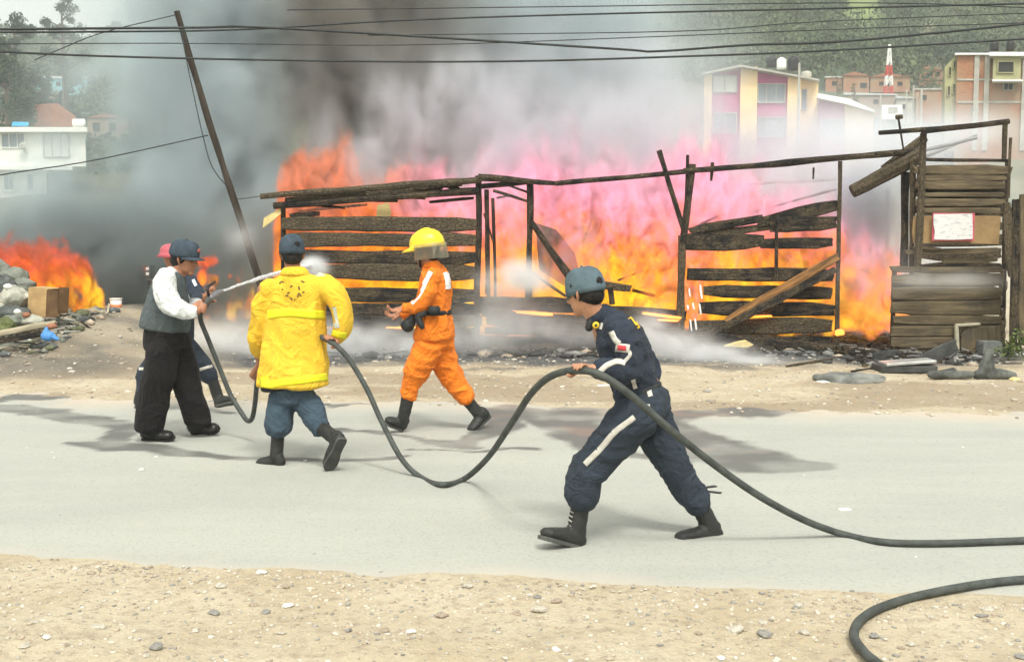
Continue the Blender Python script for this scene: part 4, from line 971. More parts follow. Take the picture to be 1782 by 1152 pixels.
# tyre, bucket, bag
c0 = at(157, 543, 17.0); bm = bmesh.new(); n = 28
def ring_tube(bm, c, RR, r, n=28, m=12, sq=.75):
    rows = []
    for i in range(n):
        a = 2 * math.pi * i / n
        rows.append([bm.verts.new(c + Vector(((RR + r * sq * math.cos(2 * math.pi * j / m)) * math.cos(a), (RR + r * sq * math.cos(2 * math.pi * j / m)) * math.sin(a), r * math.sin(2 * math.pi * j / m)))) for j in range(m)])
    for i in range(n):
        for j in range(m): bm.faces.new((rows[i][j], rows[(i + 1) % n][j], rows[(i + 1) % n][(j + 1) % m], rows[i][(j + 1) % m]))
ring_tube(bm, c0 + Vector((0, 0, .1)), .17, .1, sq=.5)
put('old_tyre', bm_mesh(bm, smooth=True), None, mat('dusty_tyre', (.36, .33, .22), .9, .25, 4, .01, 30), 'dusty pale tyre lying flat right of the cardboard box', 'tyre')
c0 = at(202, 540, 17.2); r = thing('bucket', c0, 'small white bucket with an orange band standing by the smoke', 'bucket')
bm = bmesh.new(); tube(bm, [(c0, .075), (c0 + Vector((0, 0, .17)), .095)], seg=18, n=1, round_ends=False); put('body', bm_mesh(bm, smooth=True), r, M_['wpaint'])
bm = bmesh.new(); tube(bm, [(c0 + Vector((0, 0, .03)), .083), (c0 + Vector((0, 0, .09)), .090)], seg=18, n=1, round_ends=False); put('band', bm_mesh(bm, smooth=True), r, mat('orange_band', (.75, .22, .08), .7, .1, 4))
bm = bmesh.new(); tube(bm, [(c0 + Vector((0, 0, .171)), .1), (c0 + Vector((0, 0, .19)), .1)], seg=18, n=1, round_ends=False); put('rim', bm_mesh(bm, smooth=True), r, M_['wpaint'])
c0 = at(86, 593, 13.4); bm = bmesh.new(); blob(bm, c0 + Vector((-.02, 0, .055)), (.085, .07, .065)); tube(bm, [(c0 + Vector((.02, 0, .06)), .05), (c0 + Vector((.1, 0, .02)), .02)], seg=8); tube(bm, [(c0 + Vector((-.04, 0, .07)), .05), (c0 + Vector((-.03, 0, .15)), .02)], seg=8)
put('plastic_bag', remesh(bm, .008, 3, .012, 20), None, mat('blue_plastic', (.08, .26, .60), .4, .2, 6), 'crumpled blue plastic bag on the dirt before the rubbish heap', 'bag')
lt = mat('weathered_lath', (.42, .37, .26), .9, .3, 3, .01, 14, stretch=(1, 6, 6))
a = at(-40, 588, 13.6); b = at(98, 561, 14.2); plank('timber', a, b, .07, .05, None, lt, 91, label='long pale timber lying along the front of the rubbish heap', cat='timber')
a = at(-40, 600, 13.6); b = at(70, 582, 14.0); plank('timber', a, b, .07, .08, None, charm, 92, label='dark timber lying just below the long pale one', cat='timber')
sack = mat('dirty_sack', (.42, .42, .35), .9, .3, 4, .02, 14); gsack = mat('grey_green_sack', (.20, .215, .18), .9, .3, 4, .02, 14); dsack = mat('dark_rag', (.09, .10, .095), .9, .4, 4, .02, 14)
heap = [(20, 483, 15.6, 24, 18, gsack, 'dark grey sack on top of the rubbish heap at the left edge'), (0, 500, 15.2, 26, 22, dsack, 'black rag bundle at the left edge of the heap'), (38, 500, 15.5, 22, 16, gsack, 'grey lump behind the cardboard box'), (28, 518, 15.0, 28, 17, sack, 'largest pale sack in the middle of the heap'),
        (2, 524, 14.9, 16, 12, mat('brown_rag', (.3, .17, .1), .9, .3, 4), 'reddish brown rag at the left edge of the heap'), (22, 545, 14.6, 30, 12, dsack, 'dark rag bundle under the largest pale sack'), (30, 558, 14.4, 30, 12, gsack, 'greenish sack low on the heap, left of the cardboard box'), (58, 560, 14.3, 18, 9, sack, 'pale sack at the foot of the cardboard box'),
        (8, 566, 14.2, 18, 12, mat('mossy_sack', (.13, .15, .06), .9, .4, 6), 'green mossy clump low at the left edge'), (118, 540, 16.4, 14, 10, gsack, 'grey sack between the cardboard box and the tyre'), (45, 548, 14.25, 7, 5, M_['tile'], 'small orange scrap beside the dark rag bundle'), (30, 543, 14.2, 6, 4, M_['white'], 'small white scrap on the dark rag bundle'),
        (90, 568, 13.7, 8, 4, M_['tile'], 'orange scrap on the dirt above the blue bag'), (14, 499, 14.9, 7, 4, M_['white'], 'white scrap near the top of the heap'), (-10, 474, 15.9, 26, 20, gsack, 'grey sack cut by the left edge of the photo'), (-15, 540, 14.8, 22, 20, sack, 'pale sack cut by the left edge of the photo')]
for k, (x, y, Yd, w, h, mm, lab) in enumerate(heap):
    c = at(x, y, Yd); s = Yd / F; bm = bmesh.new(); blob(bm, c, (w * s, w * s * .9, h * s), sub=3)
    for j in range(3): blob(bm, c + Vector((rnd.uniform(-.6, .6) * w * s, rnd.uniform(-.3, .3) * w * s, rnd.uniform(-.3, .3) * h * s)), (w * s * .5, w * s * .5, h * s * .6))
    put('rubbish_sack', remesh(bm, .022 if w > 12 else .012, 2, .06 if w > 12 else .015, 7, seed=k, stretch=(1, 1, 1)), None, mm, lab, 'sack' if 'sack' in lab else 'scrap')
def heap_area(rs):
    a = rs.rand(); x = rs.uniform(-8.2, -5.9); return (x, rs.uniform(13.6, 16.2))
me = scatter('rubbish', 700, heap_area, (.015, .12), [(gsack, .3), (dsack, .25), (sack, .2), (stone_mats[2], .15), (M_['white'], .04), (mat('dull_olive_rag', (.12, .13, .07), .9, .4, 6), .06)], 22, .7)
put('rubbish', me, label='mixed rubbish and rubble heaped up at the left edge', cat='rubbish', kind='stuff')
put('rubbish', stick_heap('r', 190, heap_area, 63, [lt, charm, gsack, M_['conc']], .45), None, None, 'sticks, laths and scraps poking out of the rubbish heap', 'rubbish', kind='stuff')
put('heap_core', (lambda bm: (tube(bm, [(at(-120, 560, 15.6), .5, .35), (at(0, 545, 15.7), .42, .34), (at(60, 545, 15.8), .3, .2), (at(130, 548, 16.2), .1, .06)], seg=14, n=3), remesh(bm, .05, 2, .10, 4))[1])(bmesh.new()), None, mat('heap_soil', (.13, .125, .10), .95, .5, 3, .03, 10), 'mound of earth and rubble under the rubbish at the left', 'mound', kind='structure')
# lights of a truck behind the smoke
r = thing('traffic_box', at(258, 486, 17.5), 'dark box with two small pale squares half hidden in smoke behind the men', 'box')
put('housing', pbox(251, 462, 263, 488, 17.5, .2), r, dk); put('pale_square', pbox(254, 465, 259, 470, 17.48, .01), r, M_['wpaint']); put('pale_square', pbox(254, 474, 259, 479, 17.48, .01), r, M_['wpaint'])
bm = bmesh.new(); c0 = at(258, 488, 17.6); tube(bm, [(c0, .02), (Vector((c0.x, c0.y, zat(c0.x, c0.y) - .05)), .02)], seg=6, n=1); put('stand', bm_mesh(bm), r, dk)

# ================================================= HOSES
hose_m = mat('hose_rubber', (.055, .062, .056), .6, .3, 14, .004, 90, rand=.1)
def hose(name, pts, lab, r=.0195, parts=()):
    rows = [(P(x, y, Y_) if Y_ else G(x, y, .028), r) for x, y, Y_ in pts]
    bm = bmesh.new(); tube(bm, rows, side=(0, 0, 1), seg=12, n=10)
    return put(name, bm_mesh(bm, smooth=True), None, hose_m, lab, 'hose')
Y5 = 5.45
hose_pts = [(4600, 900, 0), (3800, 935, 0), (3000, 925, 0), (2450, 940, 0), (2100, 946, 0), (1900, 937, 0), (1782, 940, 0), (1640, 945, 0), (1540, 943, 0), (1470, 930, 5.86), (1400, 905, 5.78), (1320, 862, 5.66), (1240, 806, 5.56), (1160, 742, Y5), (1098, 688, Y5 - .02), (1050, 655, 5.42), (1008, 644, 5.46), (960, 654, 5.66), (925, 684, 5.9), (893, 732, 6.3), (850, 795, 6.9), (808, 833, 0), (770, 843, 0), (735, 832, 7.4), (700, 800, 7.5), (665, 735, 7.6), (640, 680, 7.65), (612, 632, 7.68), (590, 606, 7.7), (571, 592, 7.74)]
hose('fire_hose', hose_pts, 'long black fire hose running from the right edge past the young man')
hose('fire_hose', [(571, 592, 7.74), (552, 585, 7.85), (530, 590, 8.25), (500, 600, 8.4), (470, 618, 8.3), (453, 640, 8.2), (447, 668, 8.3), (444, 700, 8.5), (439, 727, 8.7), (431, 732, 8.8), (420, 718, 8.85), (400, 684, 8.9), (378, 630, 8.9), (360, 585, 8.85), (349, 556, 8.8), (352, 538, 8.75), (364, 520, 8.9)], 'short slack loop of fire hose between the yellow coat and the vest')
hose('fire_hose', [(4200, 990, 0), (3400, 1030, 0), (2800, 1010, 0), (2400, 1030, 0), (2100, 1018, 0), (1900, 1004, 0), (1782, 1008, 0), (1700, 1017, 0), (1600, 1036, 0), (1530, 1058, 0), (1496, 1080, 0), (1486, 1105, 0), (1500, 1130, 0), (1530, 1156, 0), (1600, 1200, 0), (1780, 1260, 0), (2100, 1290, 0)], 'loop of black hose lying on the dirt at the bottom right corner')
# nozzle and water jet
q0 = P(364, 520, 8.9); q1 = P(378, 510, 9.05); q2 = P(386, 507, 9.15)
bm = bmesh.new(); tube(bm, [(q0, .026), (q0.lerp(q1, .6), .03), (q1, .024), (q2, .018)], seg=12, round_ends=False); r = thing('hose_nozzle', q0, 'metal hose nozzle aimed at the fire by the two men at the left', 'nozzle'); put('barrel', bm_mesh(bm, smooth=True), r, M_['steel'])
bm = bmesh.new(); tube(bm, [(q0 + Vector((0, 0, .02)), .012), (q0 + Vector((-.01, 0, .09)), .012), (q1 + Vector((-.02, 0, .09)), .012)], seg=8); put('handle', bm_mesh(bm, smooth=True), r, M_['black'])
jm, nt, bs = shader('water_spray'); t = NT(nt); bs.inputs['Base Color'].default_value = (.88, .9, .9, 1); bs.inputs['Roughness'].default_value = .5; 
t.put(t.ss(t.noise(t.vm('MULTIPLY', t.obj(), (3, 3, 12)), 6, 4, .7), .35, .6, .25, .95), bs.inputs['Alpha'])
bm = bmesh.new(); e = P(548, 462, 16.2); rows = []
for k in range(30):
    f = k / 29; c = q2.lerp(e, f); c.z += .12 * f * (1 - f); rows.append((c + Vector((0, 0, rnd.uniform(-.003, .003))), .009 + .030 * f ** 1.1 + rnd.uniform(0, .004)))
tube(bm, rows, side=(0, 0, 1), seg=10, n=2); put('water_jet', remesh(bm, .009, 3, .002, 14), None, jm, 'thin white jet of water arching from the nozzle towards the burning wall', 'water jet')
bm = bmesh.new(); c = P(545, 466, 16.15)

# ================================================= PEOPLE
skin_d = mat('brown_skin', (.34, .155, .085), .55, .1, 8, spec=.4); skin_l = mat('tan_skin', (.42, .21, .12), .55, .1, 8, spec=.4)
hairm = mat('black_hair', (.012, .010, .009), .6, .3, 40, .004, 120); eye_m = mat('eye', (.02, .015, .012), .2, .1, 10)
def cloth(name, col, bumpd=.014, rough=.9, var=.16):
    m, nt, bs = shader(name); t = NT(nt); o_ = t.obj()
    n1 = t.noise(o_, 5, 4, .6, 1.2); n2 = t.noise(o_, 18, 4, .6, .6); n3 = t.noise(o_, 240, 2, .5)
    a = c4([c * (1 - var) for c in col]); b = c4([min(1, c * (1 + var)) for c in col])
    t.L.new(t.mix(t.ss(n1, .3, .7), a, b), bs.inputs['Base Color']); bs.inputs['Roughness'].default_value = rough; bs.inputs['Specular IOR Level'].default_value = .2
    bs.inputs['Sheen Weight'].default_value = .03
    r1 = t.m('ABSOLUTE', t.m('SUBTRACT', n1, .5)); r2_ = t.m('ABSOLUTE', t.m('SUBTRACT', n2, .5))
    t.bump(t.m('ADD', t.m('ADD', t.m('MULTIPLY', r1, 4.0), t.m('MULTIPLY', r2_, .5)), t.m('MULTIPLY', n3, .12)), bs, bumpd)
    return m
boot_m = mat('boot_leather', (.026, .027, .025), .5, .3, 7, .004, 60); shoe_m = mat('black_shoe', (.018, .017, .016), .3, .2, 7); sole_m = mat('boot_sole', (.07, .072, .065), .85, .2, 9)
belt_m = mat('black_webbing', (.02, .022, .022), .6, .3, 30, .003, 120); stripe_m = mat('reflective_stripe', (.52, .50, .44), .5, .15, 20)
def V3(*a): return Vector(a)
class Person:
    def __init__(s, base, label, Yd):
        s.root = thing('person', base, label, 'person'); s.Y = Yd
        s.body = bmesh.new()
    def p(s, x, y, dy=0.0): return P(x, y, s.Y + dy)
    def head(s, c, f, skin, sc=1.0, roll=0.0):
        """c centre of the skull; f the way the face looks"""
        f = Vector(f).normalized(); up = Vector((roll, 0, 1)); r = f.cross(up).normalized(); u = r.cross(f)
        s.hf, s.hu, s.hr, s.hc, s.hs = f, u, r, Vector(c), sc
        A = (f, r, u)
        q = lambda a, b, c_: s.hc + (f * a + r * b + u * c_) * sc
        B = s.body
        blob(B, q(-.005, 0, .03), (.096 * sc, .075 * sc, .098 * sc), A, 3)
        blob(B, q(.030, 0, -.040), (.060 * sc, .055 * sc, .070 * sc), A, 3)
        blob(B, q(.066, 0, -.092), (.026 * sc, .028 * sc, .022 * sc), A)          # chin
        for k in (-1, 1):
            blob(B, q(.052, k * .038, -.018), (.028 * sc, .022 * sc, .026 * sc), A)   # cheek
            blob(B, q(.074, k * .030, .030), (.018 * sc, .026 * sc, .010 * sc), A)    # brow
            tube(B, [(q(-.012, k * .076, .018), .009 * sc, .014 * sc), (q(-.008, k * .082, -.004), .008 * sc, .013 * sc), (q(.0, k * .074, -.032), .006 * sc, .008 * sc)], seg=8, n=2)  # ear
        tube(B, [(q(.082, 0, .022), .010 * sc), (q(.098, 0, -.004), .011 * sc), (q(.108, 0, -.022), .014 * sc), (q(.088, 0, -.030), .012 * sc)], seg=8, n=2)   # nose
        blob(B, q(.084, 0, -.050), (.012 * sc, .024 * sc, .007 * sc), A); blob(B, q(.081, 0, -.063), (.011 * sc, .021 * sc, .008 * sc), A)   # lips
        for k in (-1, 1):
            bm = bmesh.new(); blob(bm, q(.078, k * .031, .008), (.010 * sc, .014 * sc, .007 * sc), A); put('eye', bm_mesh(bm, smooth=True), s.root, eye_m)
        s.q = q
    def neck(s, a, r=.058): tube(s.body, [(s.q(-.015, 0, -.04), .056 * s.hs), (s.q(-.012, 0, -.09).lerp(Vector(a), .4), .056 * s.hs), (Vector(a), r + .01)], seg=12, n=3)
    def limb(s, pts): tube(s.body, pts, seg=12, n=3)
    def grip(s, c, axis, wrist, elbow, rh=.02, sc=1.0, turns=210):
        """hand closed round a bar of radius rh through c along axis"""
        a = Vector(axis).normalized(); c = Vector(c); w = Vector(wrist)
        n = (w - c); n = (n - a * n.dot(a)).normalized(); b = a.cross(n)
        fr = .0088 * sc; Rr = rh + fr * .9
        if b.dot(Vector((0, 0, 1))) < 0: b = -b
        lens = (.92, 1.0, .95, .78)
        for i in range(4):
            o = a * ((i - 1.5) * .0205 * sc)
            pts = []
            for j in range(8):
                th = R(-35 + turns * lens[i] * j / 7); pts.append((c + o + (n * math.cos(th) + b * math.sin(th)) * Rr * (1.12 if j in (1, 3) else 1.0), fr * (1.1 - .3 * j / 7)))
            tube(s.body, pts, seg=8, n=1)
        tp = []
        for j in range(5):
            th = R(20 - 150 * j / 4); tp.append((c + a * (.045 * sc + .012 * j / 4) + (n * math.cos(th) + b * math.sin(th)) * (Rr + .004), .0105 * sc * (1.1 - .25 * j / 4)))
        tube(s.body, tp, seg=8, n=1)
        pc = c + n * (Rr + .014 * sc)
        tube(s.body, [(pc - a * .03 * sc, .020 * sc), (pc + a * .03 * sc, .020 * sc)], seg=10, n=2)
        tube(s.body, [(pc + n * .01, .036 * sc, .026 * sc), (pc.lerp(w, .6), .031 * sc, .023 * sc), (w, .026 * sc, .022 * sc)], side=a, seg=10, n=2)
        tube(s.body, [(w, .027 * sc), (w.lerp(Vector(elbow), .35), .034), (w.lerp(Vector(elbow), .8), .042)], seg=10, n=2)
    def openhand(s, w, d, nrm, elbow, sc=1.0, curl=38):
        """relaxed hand: palm, four bent fingers, thumb off the side"""
        w = Vector(w); d = Vector(d).normalized(); nrm = Vector(nrm); nrm = (nrm - d * nrm.dot(d)).normalized(); sd = d.cross(nrm)
        pc = w + d * .045 * sc
        tube(s.body, [(w, .026 * sc, .02 * sc), (pc, .040 * sc, .017 * sc), (w + d * .085 * sc, .040 * sc, .014 * sc)], side=sd, seg=12, n=2)
        for i, L_ in enumerate((.070, .078, .073, .058)):
            b0 = w + d * (.086 - .004 * abs(i - 1)) * sc + sd * ((i - 1.5) * .0205 * sc); dd = d.copy(); pts = [(b0, .0095 * sc)]; pcur = b0
            for j in range(3):
                dd = (Matrix.Rotation(R(curl * (.7 + .2 * j)), 3, sd) @ dd) ; pcur = pcur + dd * L_ * sc * (.42, .33, .25)[j]; pts.append((pcur, .009 * sc * (1 - .1 * j)))
            tube(s.body, pts, seg=8, n=2)
        t0 = w + d * .025 * sc - sd * .028 * sc; t1 = t0 + (d * .6 - sd * .6 - nrm * .15) * .042 * sc; t2 = t1 + (d * .9 - sd * .15 - nrm * .3) * .034 * sc
        tube(s.body, [(t0, .015 * sc), (t1, .0115 * sc), (t2, .009 * sc)], seg=8, n=2)
        tube(s.body, [(w, .027 * sc), (w.lerp(Vector(elbow), .35), .034), (w.lerp(Vector(elbow), .8), .042)], seg=10, n=2)
    def finish(s, skin, voxel=.0055):
        me = remesh(s.body, voxel, 3); put('body', me, s.root, skin)
    def hair(s, skin_top=.125, back=True, seed=1):
        sc = s.hs; A = (s.hf, s.hr, s.hu); bm = bmesh.new()
        blob(bm, s.q(-.016, 0, .030), (.095 * sc, .080 * sc, .092 * sc), A, 3); blob(bm, s.q(-.042, 0, -.014), (.062 * sc, .069 * sc, .062 * sc), A, 3)
        for k in (-1, 1): tube(bm, [(s.q(.018, k * .070, .05), .018 * sc), (s.q(.012, k * .074, .0), .009 * sc), (s.q(.012, k * .073, -.02), .005 * sc)], seg=8)
        put('hair', remesh(bm, .006, 2, .004, 60, seed), s.root, hairm)
    def cap(s, m_, brim=(1, 0), sc2=1.0, tilt=0.0, low=.055, height_=.085, badge=None, hole=None):
        """ball cap: lofted dome with a curved peak on the side 'brim' points to (forward, right)"""
        sc = s.hs * sc2; bm = bmesh.new(); c = s.q(-.008, 0, low)
        f, r, u = s.hf, s.hr, s.hu
        if tilt: f, u = (f * math.cos(tilt) + u * math.sin(tilt)), (u * math.cos(tilt) - f * math.sin(tilt))
        prof = [(.99, -.022), (1.0, 0.0), (.99, .28), (.92, .55), (.77, .78), (.52, .93), (.24, .99), (.08, 1.0)]
        rings = []
        for k, h in prof:
            z = h * height_ * sc if h > 0 else h * sc
            rings.append([bm.verts.new(c + (f * (.108 * sc * k * math.cos(a)) + r * (.089 * sc * k * math.sin(a))) * (1 - .035 * max(0, math.cos(6 * a)) ** 4) + u * z) for a in [2 * math.pi * i / 28 for i in range(28)]])
        for a_, b_ in zip(rings, rings[1:]):
            for i in range(28): bm.faces.new((a_[i], a_[(i + 1) % 28], b_[(i + 1) % 28], b_[i]))
        bm.faces.new(rings[-1]); bm.faces.new(rings[0][::-1])
        cv = np.array([v.co[:] for v in bm.verts]); nn = (fbm(cv, 26, 2, 5) - .5) * .016
        for v, k_ in zip(bm.verts, nn): v.co += (v.co - c).normalized() * k_
        cap_o = put('cap', bm_mesh(bm, smooth=True), s.root, m_)
        bf = (f * brim[0] + r * brim[1]).normalized(); br = bf.cross(u).normalized(); bm = bmesh.new(); top, bot = [], []
        for i in range(13):
            a = (i / 12 - .5) * math.pi * .86
            e0 = c + bf * (.100 * sc * math.cos(a)) + br * (.086 * sc * math.sin(a)) - u * .010 * sc
            e1 = c + bf * ((.100 + .055 * math.cos(a) ** .5) * sc * math.cos(a)) + br * (.090 * sc * math.sin(a)) - u * (.020 + .014 * math.sin(a) ** 2) * sc
            top.append((bm.verts.new(e0 + u * .003), bm.verts.new(e1 + u * .003))); bot.append((bm.verts.new(e0 - u * .003), bm.verts.new(e1 - u * .003)))
        for i in range(12):
            bm.faces.new((top[i][0], top[i][1], top[i + 1][1], top[i + 1][0])); bm.faces.new((bot[i][1], bot[i][0], bot[i + 1][0], bot[i + 1][1])); bm.faces.new((top[i][1], bot[i][1], bot[i + 1][1], top[i + 1][1]))
        put('peak', bm_mesh(bm, smooth=True), cap_o, m_)
        bm = bmesh.new(); blob(bm, c + u * (height_ + .002) * sc, (.008, .008, .005)); put('button', bm_mesh(bm), cap_o, m_)
        s.capc, s.capax, s.capsc = c, (f, r, u), sc
        return cap_o
    def wear(s, name, tubes, m_, voxel=.011, fold=.012, fs=9, sm=3, seed=1, stretch=(1, 1, 1), label=None, blobs=()):
        bm = bmesh.new()
        for tb in tubes:
            flat = isinstance(tb, tuple); pts, side = (tb if flat else (tb, (1, 0, 0)))
            tube(bm, pts, side=side, seg=16, n=3, c0=.03 if flat else 9, c1=.015)
        for b in blobs: blob(bm, *b)
        return put(name, remesh(bm, voxel, sm, fold, fs, seed, stretch), s.root, m_, label)
    def boot(s, shaft_top, ankle, heel, toe, m_=None, shoe=False, sr=.058, laces=False):
        m_ = m_ or boot_m; heel, toe, ankle, st = map(Vector, (heel, toe, ankle, shaft_top)); d = (toe - heel).normalized(); up = (ankle - heel.lerp(toe, .2)); up = (up - d * up.dot(d)).normalized(); sd = d.cross(up); L_ = (toe - heel).length
        at_ = lambda f, h: heel + d * (L_ * f) + up * h
        bm = bmesh.new()
        tube(bm, [(at_(.10, .048), .038, .042), (at_(.35, .054), .042, .046), (at_(.62, .046), .050, .038), (at_(.86, .038), .047, .031)], side=sd, seg=14, n=3)
        tube(bm, [(at_(.14, .04), .040, .040), (at_(.20, .09), .046, .052), (ankle, .047, .052)] + ([] if shoe else [(ankle.lerp(st, .5), sr * .92, sr * .95), (st, sr, sr)]), side=sd, seg=14, n=3)
        b = put('shoe' if shoe else 'boot', remesh(bm, .008, 2, .004, 22), s.root, m_)
        bm = bmesh.new(); rows = []
        outl = [(.0, .022), (.03, .034), (.12, .039), (.3, .035), (.45, .036), (.65, .048), (.82, .050), (.93, .040), (1.0, .018)]
        lo, hi = [], []
        for f, w in outl:
            for k in (-1, 1):
                pass
        ring = [(f, w) for f, w in outl] + [(f, -w) for f, w in outl[::-1]]
        lo = [bm.verts.new(at_(f, .0) + sd * w) for f, w in ring]; hi = [bm.verts.new(at_(f, .02) + sd * w * 1.02) for f, w in ring]
        bm.faces.new(lo[::-1]); bm.faces.new(hi)
        for i in range(len(ring)): j = (i + 1) % len(ring); bm.faces.new((lo[i], lo[j], hi[j], hi[i]))
        put('sole', bm_mesh(bm), b, sole_m if not shoe else shoe_m)
        if laces:
            fr = lambda q, k: q + d * sr * .93 + sd * k * .014
            for j in range(7):
                q = ankle.lerp(st, (j - .5) / 7.0); bm = bmesh.new(); tube(bm, [(fr(q, -1), .0032), (fr(q, 1) + Vector((0, 0, .008)), .0032)], seg=5, n=1); put('lace', bm_mesh(bm), b, stripe_m)
        return b
    def patch(s, target, path, wpx, m_, name='reflective_stripe', thick=.004, nseg=14, across=3, parent=None, label=None):
        """a strip lying on the garment's own surface, found by sighting along the path"""
        me = target.data; off = root_loc(target); bvh = BVHTree.FromPolygons([v.co + off for v in me.vertices], [p.vertices[:] for p in me.polygons])
        rows = cr([np.array(p, float) for p in path], max(1, nseg // (len(path) - 1))); cam_ = Vector((0, 0, CAM_H)); grid = []
        for i, q in enumerate(rows):
            a = rows[max(0, i - 1)]; b = rows[min(len(rows) - 1, i + 1)]; d = b - a; L_ = max(1e-6, math.hypot(d[0], d[1])); nx, ny = -d[1] / L_, d[0] / L_
            row = []
            for k in range(across + 1):
                w = (k / across - .5) * (wpx(i / (len(rows) - 1)) if callable(wpx) else wpx)
                dr = ray(q[0] + nx * w, q[1] + ny * w).normalized(); hit = bvh.ray_cast(cam_, dr)
                row.append(None if hit[0] is None else (hit[0], hit[1]))
            grid.append(row)
        bm = bmesh.new(); vt = {}
        def vv(i, k, o):
            if (i, k, o) not in vt:
                h, n = grid[i][k]; vt[(i, k, o)] = bm.verts.new(h + n * (thick if o else -.006))
            return vt[(i, k, o)]
        for i in range(len(grid) - 1):
            for k in range(across):
                c_ = [(i, k), (i + 1, k), (i + 1, k + 1), (i, k + 1)]
                if any(grid[a][b] is None for a, b in c_): continue
                if max((grid[a][b][0] - grid[i][k][0]).length for a, b in c_) > .09: continue
                bm.faces.new([vv(a, b, 1) for a, b in c_])
                for e0, e1, edge in ((c_[0], c_[1], k == 0), (c_[2], c_[3], k == across - 1)):
                    if edge: bm.faces.new((vv(*e0, 1), vv(*e0, 0), vv(*e1, 0), vv(*e1, 1)))
        if not bm.faces: bm.free(); return None
        return put(name, bm_mesh(bm, smooth=True), s.root if parent is None else parent, m_, label)

navy = cloth('navy_cotton', (.026, .034, .050)); navy2 = cloth('navy_trousers', (.030, .040, .054)); capb = mat('faded_blue_cap', (.085, .125, .145), .9, .2, 14, .003, 120)
capn = mat('dark_navy_cap', (.045, .065, .085), .9, .25, 14, .003, 120)
# ---- A: young man in front pulling the hose
A = Person(G(1090, 952), 'young man in navy uniform and pale blue cap striding left with the hose', 5.8)
p = A.p
A.head(p(1018, 511, -.02), (-.76, .60, -.22), skin_l, 1.02)
A.neck(p(1046, 552))
el = p(1098, 648, -.20); wr = p(1036, 643, -.30)
A.grip(P(1008, 644, 5.46), P(960, 654, 5.66) - P(1050, 655, 5.42), P(1030, 643, 5.5), el, sc=1.05)
A.limb([(p(1046, 552), .07), (p(1075, 600), .11, .09), (p(1105, 665), .12, .09), (p(1118, 705), .13, .10)])
A.limb([(p(1082, 578, -.12), .05), (el, .04), (wr, .03)]); A.limb([(p(1075, 572, .15), .05), (p(1128, 650, .2), .04), (p(1095, 690, .05), .03)])
A.limb([(p(1112, 715, -.07), .09), (p(1018, 830, -.09), .055), (p(1005, 915, -.08), .028)]); A.limb([(p(1125, 715, .08), .09), (p(1193, 850, .1), .050), (p(1238, 914, .12), .026)])
A.finish(skin_l)
A.hair(); A.cap(capb, brim=(1, .55), low=.020, height_=.118, sc2=1.02)
hd = A.capc; f_, r_, u_ = A.capax; cs_ = A.capsc
bm = bmesh.new(); blob(bm, hd - f_ * .100 * cs_ + u_ * .026 * cs_ + r_ * -.01, (.008, .030, .022), (f_, r_, u_)); put('cap_opening', bm_mesh(bm, smooth=True), A.root, hairm)
tors = [(p(1050, 556), .075, .07), (p(1064, 570), .165, .10), (p(1078, 592), .185, .125), (p(1094, 630), .17, .125), (p(1106, 665), .155, .118), (p(1110, 684), .15, .115)]
sideA = (-.42, -.9, 0)
jk = A.wear('jacket', [(tors, sideA), [(p(1078, 574, -.15), .076), (p(1094, 612, -.2), .070), (el, .066), (p(1068, 645, -.26), .056), (p(1040, 643, -.30), .047)],
     [(p(1074, 570, .14), .07), (p(1110, 612, .2), .068), (p(1133, 650, .2), .062), (p(1100, 684, .0), .05), (p(1080, 690, -.08), .042)],
     ([(p(1042, 546, 0), .068, .06), (p(1052, 560), .085, .075)], sideA)], navy, voxel=.008, fold=.020, fs=9, seed=3)
A.wear('collar', [([(p(1036, 545, -.03), .070, .062), (p(1041, 551, -.02), .074, .066)], sideA)], navy, .008, .002)
A.wear('belt', [([(p(1110, 674), .156, .124), (p(1112, 682), .157, .124)], sideA)], belt_m, .01, .002)
tr = A.wear('trousers', [([(p(1111, 683), .15, .118), (p(1118, 705), .17, .142), (p(1120, 722), .165, .14)], sideA),
     [(p(1106, 722, -.075), .122), (p(1060, 776, -.09), .106), (p(1019, 822, -.09), .088), (p(1014, 845, -.085), .092), (p(1012, 867, -.08), .084), (p(1010, 880, -.08), .062)],
     [(p(1126, 722, .08), .120), (p(1158, 783, .09), .096), (p(1185, 832, .1), .082), (p(1198, 852, .1), .083), (p(1211, 872, .11), .074), (p(1220, 884, .115), .060)]], navy2, voxel=.009, fold=.026, fs=8, seed=5)
A.boot(p(1012, 868, -.08), p(1003, 922, -.08), P(1012, 957, 5.72), P(938, 937, 5.60), laces=True, sr=.052)
A.boot(p(1211, 866, .11), p(1237, 918, .12), P(1255, 944, 5.93), P(1173, 947, 5.83), sr=.054)
A.patch(tr, [(1104, 726), (1070, 752), (1046, 780), (1018, 808)], 10, stripe_m)
A.patch(jk, [(1064, 577), (1070, 590), (1078, 598)], 9, stripe_m, 'sleeve_bar'); 
A.patch(jk, [(1072, 604), (1095, 607)], 15, stripe_m, 'sleeve_badge'); A.patch(jk, [(1076, 604), (1090, 606)], 8, mat('badge_red', (.55, .05, .06), .6, .1, 5), 'badge_emblem', thick=.008)
A.patch(jk, [(1043, 648), (1056, 636), (1074, 629), (1088, 632)], 9, stripe_m); A.patch(jk, [(1088, 628), (1096, 618), (1094, 610)], 6, stripe_m)
yl = mat('yellow_lettering', (.75, .48, .03), .6, .1, 5)
A.patch(jk, [(1096, 552), (1104, 562), (1110, 572)], 8, yl, 'back_lettering', label='yellow lettering block high on the back')
A.patch(tr, [(1126, 668), (1132, 690)], 8, stripe_m, 'belt_tab') or A.patch(jk, [(1100, 662), (1106, 676)], 7, stripe_m, 'belt_tab')
